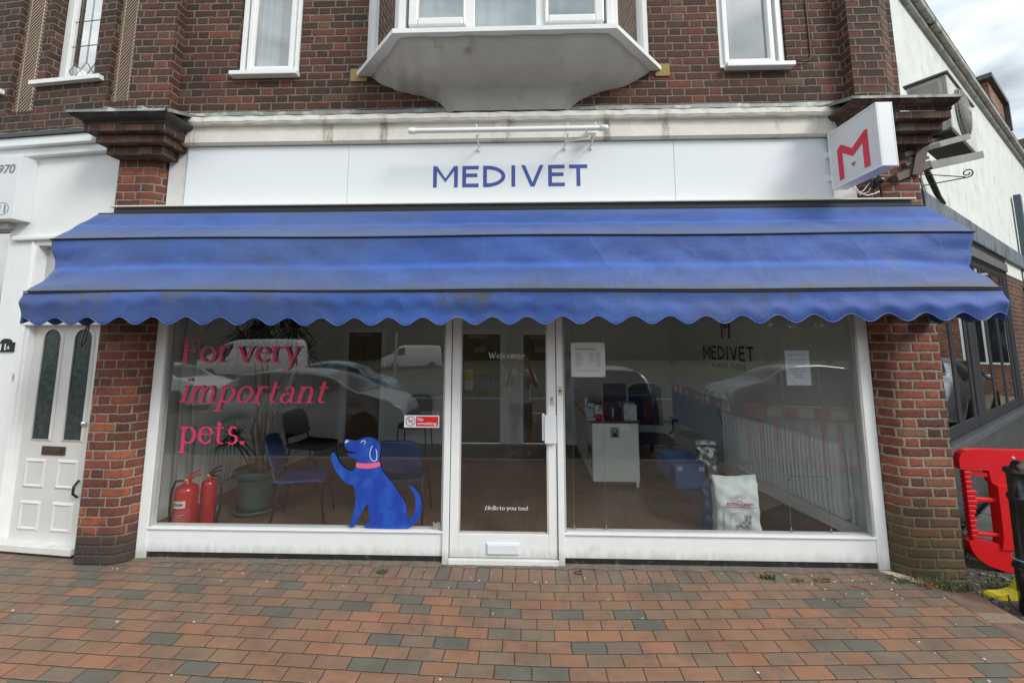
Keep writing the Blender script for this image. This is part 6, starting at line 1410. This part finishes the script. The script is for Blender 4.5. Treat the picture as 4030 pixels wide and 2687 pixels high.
# ------------------------------------------------------------------ the street behind the photographer (mirrored in the glass)
def paint(name, c, met=.2): return pm(name, c, .22, met, var=.02, coat=.6)
TYRE = pm('tyre', (.012, .012, .012), .8); RIM = pm('alloy', (.35, .36, .37), .3, .8); CG = pm('car_glass', (.02, .024, .026), .06); HL = pm('headlamp', (.6, .62, .64), .12, .2); TLm = pm('tail_lamp', (.35, .01, .01), .2); TRM = pm('dark_trim', (.02, .02, .022), .5); PLW = pm('number_plate', (.6, .6, .55), .5)
def ip(P, x):
    for k in range(len(P) - 1):
        if P[k][0] <= x <= P[k + 1][0]:
            t = (x - P[k][0]) / (P[k + 1][0] - P[k][0]); t = t * t * (3 - 2 * t) * .5 + t * .5; return P[k][1] + (P[k + 1][1] - P[k][1]) * t
    return P[-1][1] if x > P[-1][0] else P[0][1]
def car(name, label, cat, loc, rz, mat, Lc, W, top, belt, side_g, wind_g, rear_g, wheels, wr=.32, group=None, low=.2, plate='rear'):
    # x forward; top = roofline profile; belt = height where the glasshouse starts
    c = thing(name, label, cat, loc, rz, group)
    def S(x, t, off=0):
        zt = ip(top, x); xe = min(x + Lc / 2, Lc / 2 - x); wd = W / 2 * (1 - .22 * max(0, 1 - xe / .45) ** 2)
        zb = low; bl = min(belt, zt - .02)
        # t 0..1 from the near sill over the roof to the far sill
        s = -1 if t < .5 else 1; q = 1 - abs(t - .5) * 2      # 0 at sill, 1 on the centre line
        if q < .42: k = q / .42; y = wd * (.95 + .05 * sin(pi * k)); z = zb + (bl - zb) * k
        elif q < .72: k = (q - .42) / .30; tum = (zt - bl) * .38; y = wd * .95 - tum * k; z = bl + (zt - bl) * (k * .90)
        else: k = (q - .72) / .28; tum = (zt - bl) * .38; y = (wd * .95 - tum) * (1 - k); z = bl + (zt - bl) * (.90 + .10 * (1 - (1 - k) ** 2))
        n = Vector((0, s * (1.1 - q), q)).normalized() * off
        return Vector((x, s * y, z)) + n
    mb = MB(); mb.grid(lambda u, v: S(-Lc / 2 + Lc * v, u), 40, 60); 
    for e in (-1, 1): mb.face([S(e * Lc / 2, k / 40) for k in range(41)])
    mb.build('body', mat, c)
    for (x0, x1) in side_g:
        for a, b in ((.222, .345), (.655, .778)):
            g_ = MB(); g_.grid(lambda u, v: S(x0 + (x1 - x0) * v + (0), a + (b - a) * u, .006), 8, 14); g_.build('side_window', CG, c)
    for nm, (x0, x1) in (('windscreen', wind_g), ('rear_window', rear_g)):
        if x0 is None: continue
        g_ = MB(); g_.grid(lambda u, v: S(x0 + (x1 - x0) * v, .385 + .23 * u, .012), 14, 10); g_.build(nm, CG, c)
    for wx in wheels:
        for s in (-1, 1):
            wh = MB().lathe([(0, -.1), (wr * .6, -.1), (wr * .95, -.10), (wr, -.07), (wr, .07), (wr * .95, .1), (wr * .62, .1), (0, .1)], (wx, s * (W / 2 - .09), wr), 28, 'y').build('wheel', TYRE, c)
            MB().lathe([(wr * .64, .102 * s), (wr * .60, .092 * s), (wr * .2, .085 * s), (0, .095 * s)], (wx, s * (W / 2 - .09), wr), 20, 'y').build('rim', RIM, wh)
    xf = Lc / 2
    for s in (-1, 1):
        MB().lathe([(0, .02), (.07, .015), (.10, -.0), (.11, -.03)], (xf - .17, s * W * .33, min(.68, belt - .15)), 16, 'x').build('headlight', HL, c)
        bx(-xf + .01, -xf + .10, s * W * .33 - .06, s * W * .33 + .06, .62, belt - .04).build('tail_light', TLm, c, bev=.02)
        mr = MB().lathe([(0, -.09), (.05, -.08), (.07, 0), (.05, .08), (0, .09)], (wind_g[0] - .12 if wind_g[0] > 0 else .6, s * (W / 2 + .08), belt + .05), 12, 'y'); mr.build('mirror', mat, c)
    bx(xf - .015, xf + .01, -.25, .25, .32, .43).build('number_plate', PLW, c); bx(-xf - .01, -xf + .015, -.25, .25, .5, .61).build('number_plate', PLW, c)
    bx(xf - .05, xf + .004, -W * .3, W * .3, .22, .31).build('grille', TRM, c)
    return c
RZ = -.12
hatch_top = [(-2.05, .62), (-1.98, .95), (-1.75, 1.12), (-1.35, 1.40), (-.7, 1.47), (0, 1.45), (.45, 1.36), (1.15, .99), (1.7, .86), (1.98, .70), (2.05, .5)]
small_top = [(-1.75, .6), (-1.7, .9), (-1.5, 1.15), (-1.1, 1.40), (-.5, 1.48), (.05, 1.44), (.5, 1.30), (.95, .98), (1.4, .88), (1.68, .70), (1.75, .45)]
est_top = [(-2.3, .62), (-2.26, .98), (-2.15, 1.12), (-1.8, 1.48), (-1.0, 1.54), (0, 1.52), (.5, 1.42), (1.1, 1.03), (1.9, .90), (2.2, .72), (2.3, .5)]
van_top = [(-2.95, .5), (-2.92, 2.35), (-2.8, 2.52), (-1.0, 2.55), (.9, 2.52), (1.4, 2.35), (2.2, 1.50), (2.7, 1.22), (2.93, 1.0), (2.98, .5)]
car('parked_hatchback', 'grey hatchback with sloping bonnet mirrored largest in the left window', 'car', (-4.35, -5.75, RZ), R(0), paint('silver_grey_paint', (.30, .33, .35), .5), 4.1, 1.78, hatch_top, .95, ((-1.4, -.35), (-.28, .75)), (.42, 1.12), (-1.75, -1.35), (-1.28, 1.28))
car('small_blue_car', 'pale blue rounded small car mirrored beside the dark inner door', 'car', (-6.15, -11.4, RZ), R(-4), paint('pale_blue_paint', (.22, .42, .55), .1), 3.55, 1.63, small_top, .93, ((-1.2, -.35), (-.28, .65)), (.35, .95), (-1.55, -1.1), (-1.15, 1.15), .30)
car('white_car', 'white saloon car mirrored at the left edge of the left window', 'car', (-11.7, -10.1, RZ), R(3), paint('white_car_paint', (.78, .78, .78), 0), 4.3, 1.8, hatch_top, .93, ((-1.4, -.35), (-.28, .75)), (.42, 1.12), (-1.75, -1.35), (-1.28, 1.28))
car('blue_estate_car', 'dark blue estate car seen from the rear, mirrored behind the reception desk', 'car', (1.78, -6.1, RZ), R(-88), paint('midnight_blue_paint', (.012, .018, .075), .3), 4.6, 1.75, est_top, .98, ((-1.9, -1.1), (-1.05, -.2), (-.15, .8)), (.48, 1.1), (-2.16, -1.8), (-1.35, 1.45))
car('dark_saloon_car', 'dark car with pale roof mirrored behind the barriers in the right window', 'car', (7.9, -9.4, RZ), R(178), paint('silver_roof_paint', (.22, .23, .24), .5), 4.5, 1.8, hatch_top, .95, ((-1.4, -.35), (-.28, .75)), (.42, 1.12), (-1.75, -1.35), (-1.35, 1.35))
v = car('white_van', 'high roofed white van mirrored through the plant leaves', 'van', (-17.3, -23.5, RZ), R(180), paint('white_car_paint', (.78, .78, .78), 0), 5.95, 2.0, van_top, 1.35, ((.95, 1.75),), (1.45, 2.2), (None, None), (-1.9, 1.95), .36, low=.35)
v.scale = (1.08, 1.08, 1.0)
car('distant_white_van', 'small white van mirrored in the distance beside the inner door', 'van', (-9.6, -33, .12), R(150), paint('white_car_paint', (.78, .78, .78), 0), 5.0, 1.9, [(a * .84, b * .8) for a, b in van_top], 1.1, ((.8, 1.4),), (1.2, 1.8), (None, None), (-1.5, 1.6), .33, low=.3)
# chapter eight style barriers by the road works
BLB = pm('barrier_blue', (.02, .13, .33), .45); WHB = pm('reflective_white', (.7, .7, .7), .4); RDB = pm('reflective_red', (.55, .02, .02), .4)
def chap8(label, p, q, colr):
    p, q = Vector(p), Vector(q); ang = math.atan2(q.y - p.y, q.x - p.x); ln = (q - p).length
    b = thing('road_barrier', label, 'barrier', (p.x, p.y, RZ), ang, 'plastic road works barriers')
    mb = MB(); mb.box(0, ln, -.02, .02, .80, 1.0); mb.box(0, ln, -.02, .02, .10, .20)
    for k in range(9): mb.box(ln * k / 8 - (.0 if k == 0 else .03), ln * k / 8 + (.04 if k < 8 else 0), -.02, .02, .2, .80)
    mb.build('panel', colr, b, bev=.006)
    st = MB(); st2 = MB()
    for k in range(7):
        x0 = ln * (.06 + k * .127); (st if k % 2 else st2).box(x0, x0 + ln * .122, -.024, .024, .83, .97)
    st.build('white_band', WHB, b); st2.build('red_band', RDB, b)
    for x in (.15, ln - .15): bx(x - .04, x + .04, -.3, .3, .0, .08).build('foot', TRM, b, bev=.01)
chap8('blue barrier with striped top nearest the dark car, farthest of the blue three', (4.05, -7.8, 0), (3.9, -6.0, 0), BLB)
chap8('blue barrier with striped top in the middle of the blue three', (3.88, -5.9, 0), (3.73, -4.5, 0), BLB)
chap8('blue barrier with striped top nearest the shop', (3.72, -4.4, 0), (3.6, -3.45, 0), BLB)
chap8('red barrier with striped top mirrored over the right radiator', (3.75, -3.42, 0), (5.2, -2.7, 0), RP)
for k, (x, y) in enumerate(((3.25, -7.3), (3.45, -8.4))):
    c = thing('traffic_cone', ['orange traffic cone nearest the dark blue estate', 'orange traffic cone standing farther back by the blue barriers'][k], 'cone', (x, y, RZ), 0, 'orange traffic cones')
    OC = pm('cone_orange', (.65, .09, .03), .5); MB().lathe([(.16, .03), (.13, .20)], n=20).build('body', OC, c); MB().lathe([(.13, .20), (.085, .46)], n=20).build('sleeve', WHB, c); MB().lathe([(.085, .46), (.03, .75), (0, .76)], n=20).build('tip', OC, c); bx(-.2, .2, -.2, .2, 0, .03).build('base', TRM, c)
lpst = thing('lamp_post', 'tall grey street lamp post mirrored beside the inner door', 'lamp post', (-6.9, -19.5, RZ)); MB().lathe([(.11, 0), (.11, 1.2), (.07, 1.3), (.05, 8)], n=12).build('post', STEEL, lpst); bx(-.1, .9, -.1, .1, 7.95, 8.1).build('lantern', STEEL, lpst)
kbol = thing('keep_left_bollard', 'white and yellow traffic island bollard mirrored in the shop door', 'bollard', (-2.3, -15.2, -.03)); bx(-.16, .16, -.1, .1, 0, .45).build('body', WHB, kbol, bev=.04); bx(-.16, .16, -.1, .1, .451, .9).build('face', pm('bollard_yellow', (.6, .5, .05), .5), kbol, bev=.04)
# tree belt
TRK = pm('trunk_bark', (.06, .05, .04), .9, var=.3); LEAVES = [pm('tree_leaf_%s' % n_, c, .8, var=.4, ns=2) for n_, c in (('green', (.05, .065, .03)), ('olive', (.07, .07, .035)), ('bud', (.10, .10, .05)))]
rnd = random.Random(11)
protos = []
def tree(lbl, x, y, h, mi, seed):
    r = random.Random(seed); t = thing('roadside_tree', lbl, 'tree', (x, y, .3), 0, 'trees beyond the road')
    tk = MB(); tk.tube([(0, 0, 0), (.05, 0, h * .3), (-.05, .05, h * .6), (0, 0, h * .9)], [.22, .17, .1, .03], 8); ends = []
    for k in range(16):
        a = r.uniform(0, 2 * pi); z = h * r.uniform(.18, .75); l = h * r.uniform(.2, .36); e = Vector((cos(a) * l, sin(a) * l, z + l * .6)); ends.append(e); tk.tube([(0, 0, z), e * .5 + Vector((0, 0, z * .5)), e], [.07, .045, .015], 5)
    tk.build('trunk', TRK, t); cr = MB()
    for e in ends + [Vector((0, 0, h * .9)), Vector((0, 0, h * .6))]:
        for _ in range(150):
            p = e + Vector((r.gauss(0, 1), r.gauss(0, 1), r.gauss(0, .8))) * h * .085; s = r.uniform(.05, .13); a, b = r.uniform(0, 6), r.uniform(-1, 1)
            d1 = Vector((cos(a), sin(a), b)) * s; d2 = Vector((-sin(a), cos(a), r.uniform(-1, 1))) * s; cr.face([p - d1, p + d2, p + d1, p - d2])
    cr.build('crown', LEAVES[mi], t); return t
T0 = [tree('tree', 0, 0, 9.5, i, 20 + i) for i in range(3)]
places = ['behind the white van', 'between the two vans', 'beside the lamp post', 'behind the shop door reflection', 'behind the blue estate car', 'beyond the striped barriers', 'beyond the dark saloon car']
kk = 0
for i in range(21):
    x = -62 + i * 6.0 + rnd.uniform(-1, 1); y = -42 - rnd.uniform(0, 9); src = T0[i % 3]; zone = places[min(6, int(i / 3))]
    sz = rnd.uniform(.75, 1.2); lbl = ['green', 'olive green', 'budding yellowish'][i % 3] + ' roadside tree mirrored %s' % zone
    if i < 3: o = src; o.location = (x, y, .3); o.rotation_euler = (0, 0, rnd.uniform(0, 6)); o['label'] = lbl
    else: o = dup(src, (x, y, .3), rnd.uniform(0, 6), lbl)
    o.scale = (sz, sz, sz)
hl_ = MB(); hl_.grid(lambda u, v: (-130 + 260 * u, -56 - 10 * v, -.5 + (7.5 + 1.2 * sin(u * 17) + .7 * sin(u * 53 + 1)) * min(1, v * 1.6) ), 120, 6)
tag(hl_.build('wooded_hills', pm('hill_woodland', (.045, .05, .032), .95, var=.5, ns=.8, bmp=1, bs=2)), kind='structure')
hg = MB(); r = random.Random(2)
for _ in range(16000):
    x = r.uniform(-80, 80); z = r.uniform(.2, 7.2); y = -55 - max(0, z - .5) * .75 + r.uniform(-.2, 1); s = r.uniform(.12, .3); a, b = r.uniform(0, 6), r.uniform(-1, 1)
    d1 = Vector((cos(a), sin(a), b)) * s; d2 = Vector((-sin(a), cos(a), r.uniform(-1, 1))) * s; p = Vector((x, y, z)); hg.face([p - d1, p + d2, p + d1, p - d2])
tag(hg.build('distant_woodland', LEAVES[0]), kind='stuff')
# terrace opposite the side street, mirrored in the dark side windows
th_ = thing('brick_terrace', 'red brick terrace with white sash windows mirrored in the dark side windows', 'building', (18, 8.0, 0), R(-63.9))
bx(-9, 9, 0, 6, -.1, 8).build('wall', M_RED, th_)
bx(-9.2, 9.2, -.3, 6.2, 8.0, 8.4).build('roof', MATS['roof_tiles'], th_)
for i in range(9):
    for z in (1.0, 4.0):
        x = -8.6 + i * 1.95
        wv = bx(x, x + 1.1, -.06, 0, z, z + 1.7).build('window', UPVC, th_); bx(x + .07, x + .52, -.07, -.061, z + .07, z + 1.63).build('pane', CG, wv); bx(x + .58, x + 1.03, -.07, -.061, z + .07, z + 1.63).build('pane', CG, wv)
g = MB(); g.face([(5.6, -.9, -.022), (17, -.9, -.022), (20, 14, -.022), (9, 7.2, -.022)]); tag(g.build('paved_forecourt', pm('tan_paving', (.33, .28, .21), .85, var=.2)), kind='structure')
car('side_street_car', 'silver car mirrored in the dark framed side windows', 'car', (12.2, 4.15, -.03), R(35.7), paint('silver_grey_paint', (.30, .33, .35), .5), 4.3, 1.8, hatch_top, .95, ((-1.4, -.35), (-.28, .75)), (.42, 1.12), (-1.75, -1.35), (-1.3, 1.3))

# ------------------------------------------------------------------ the photographer, mirrored in the shop door
pr = thing('person', 'person in pale top, dark shorts and tan shoes holding up a phone', 'person', (.10, -4.02, RZ))
def skin(name, verts, edges, rad, mat, par, lv=2):
    me = bpy.data.meshes.new(name); me.from_pydata(verts, edges, []); o = bpy.data.objects.new(name, me); col.objects.link(o); me.materials.append(mat)
    m = o.modifiers.new('skin', 'SKIN'); m.use_smooth_shade = True; s = o.modifiers.new('sub', 'SUBSURF'); s.levels = lv; s.render_levels = lv
    if not me.skin_vertices: me.attributes.new
    sv = me.skin_vertices[0].data if me.skin_vertices else None
    if sv:
        for k, r_ in enumerate(rad): sv[k].radius = (r_, r_) if not isinstance(r_, tuple) else r_
        sv[0].use_root = True
    if par: o.parent = par
    return o
SKN = pm('skin', (.42, .25, .17), .55, var=.05); TOPM = pm('pale_top', (.6, .61, .6), .8, var=.05); SHT = pm('dark_shorts', (.05, .045, .04), .85); SHO = pm('tan_shoes', (.35, .20, .08), .6); HAIR = pm('dark_hair', (.03, .02, .015), .7)
vs = [(0, 0, .98), (0, -.01, 1.12), (0, -.01, 1.30), (0, 0, 1.46), (0, .02, 1.53), (0, .035, 1.59), (0, .05, 1.67), (0, .045, 1.77), (0, .03, 1.83)]
es = [(k, k + 1) for k in range(8)]; rd = [(.16, .11), (.15, .10), (.17, .11), (.13, .08), .06, .06, (.075, .09), (.085, .10), (.06, .07)]
for s in (-1, 1):
    i = len(vs); vs += [(s * .10, 0, .90), (s * .13, .01, .50), (s * .15, .0, .10), (s * .155, .08, .04), (s * .16, .17, .03)]; rd += [.088, .058, .042, .045, .035]; es += [(0, i)] + [(i + k, i + k + 1) for k in range(4)]
    i = len(vs); vs += [(s * .17, 0, 1.43), (s * .26, .05, 1.25), (s * .27, .08, 1.22), (s * .17, .20, 1.52), (s * .12, .235, 1.66), (s * .10, .245, 1.72)]; rd += [.055, .042, .04, .032, .025, .03]; es += [(3, i)] + [(i + k, i + k + 1) for k in range(5)]
body = skin('body', vs, es, rd, SKN, pr)
sh = [(0, 0, .86), (0, 0, .98), (0, -.01, 1.14), (0, -.01, 1.32), (0, .005, 1.47), (0, .01, 1.52)]; shr = [(.20, .145), (.195, .14), (.185, .13), (.20, .135), (.15, .105), (.085, .08)]; she = [(0, 1), (1, 2), (2, 3), (3, 4), (4, 5)]
for s in (-1, 1): i = len(sh); sh += [(s * .17, 0, 1.43), (s * .235, .035, 1.31), (s * .255, .05, 1.26)]; shr += [.08, .072, .066]; she += [(4, i), (i, i + 1), (i + 1, i + 2)]
skin('top', sh, she, shr, TOPM, pr)
so_ = [(0, 0, .94)]; sor = [(.185, .135)]; soe = []
for s in (-1, 1): i = len(so_); so_ += [(s * .10, 0, .85), (s * .125, .005, .46)]; sor += [.115, .10]; soe += [(0, i), (i, i + 1)]
skin('shorts', so_, soe, sor, SHT, pr)
for s in (-1, 1): skin('shoe', [(s * .15, -.04, .045), (s * .155, .08, .045), (s * .16, .19, .035)], [(0, 1), (1, 2)], [.05, .05, .04], SHO, pr, 1)
for s in (-1, 1):          # fingers curled on the phone's edges
    for k in range(4): skin('finger', [(s * .10, .245, 1.71 + k * .018 + .012), (s * .085, .262, 1.715 + k * .018 + .012), (s * .068, .258, 1.72 + k * .018 + .012)], [(0, 1), (1, 2)], [.010, .009, .007], SKN, pr, 1)
    skin('thumb', [(s * .10, .235, 1.70), (s * .085, .225, 1.73), (s * .066, .232, 1.76)], [(0, 1), (1, 2)], [.012, .011, .009], SKN, pr, 1)
mb = MB(); mb.grid(lambda u, v: (.088 * cos(2 * pi * u) * sin(pi * .55 * v), .035 + .108 * sin(2 * pi * u) * sin(pi * .55 * v), 1.745 + .135 * cos(pi * .55 * v)), 20, 8, closeu=True); mb.build('hair', HAIR, pr)
mb = MB().tube([(0, .135, 1.735), (0, .16, 1.70), (0, .14, 1.69)], [.008, .014, .01], 6); mb.build('nose', SKN, pr)
for s in (-1, 1): MB().lathe([(0, .0), (.012, .005), (.02, .0), (.022, -.012)], (s * .085, .04, 1.71), 10, 'x').build('ear', SKN, pr); MB().lathe([(0, .013), (.011, .01), (.013, 0)], (s * .032, .125, 1.735), 10, 'y').build('eye', BLACK, pr)
ph = thing('phone', 'dark phone held up in both hands by the photographer', 'phone', (.10, -4.02, RZ)); bx(-.075, .075, .243, .251, 1.90 - .18, 1.90 - .10).build('case', BLACK, ph, bev=.003)
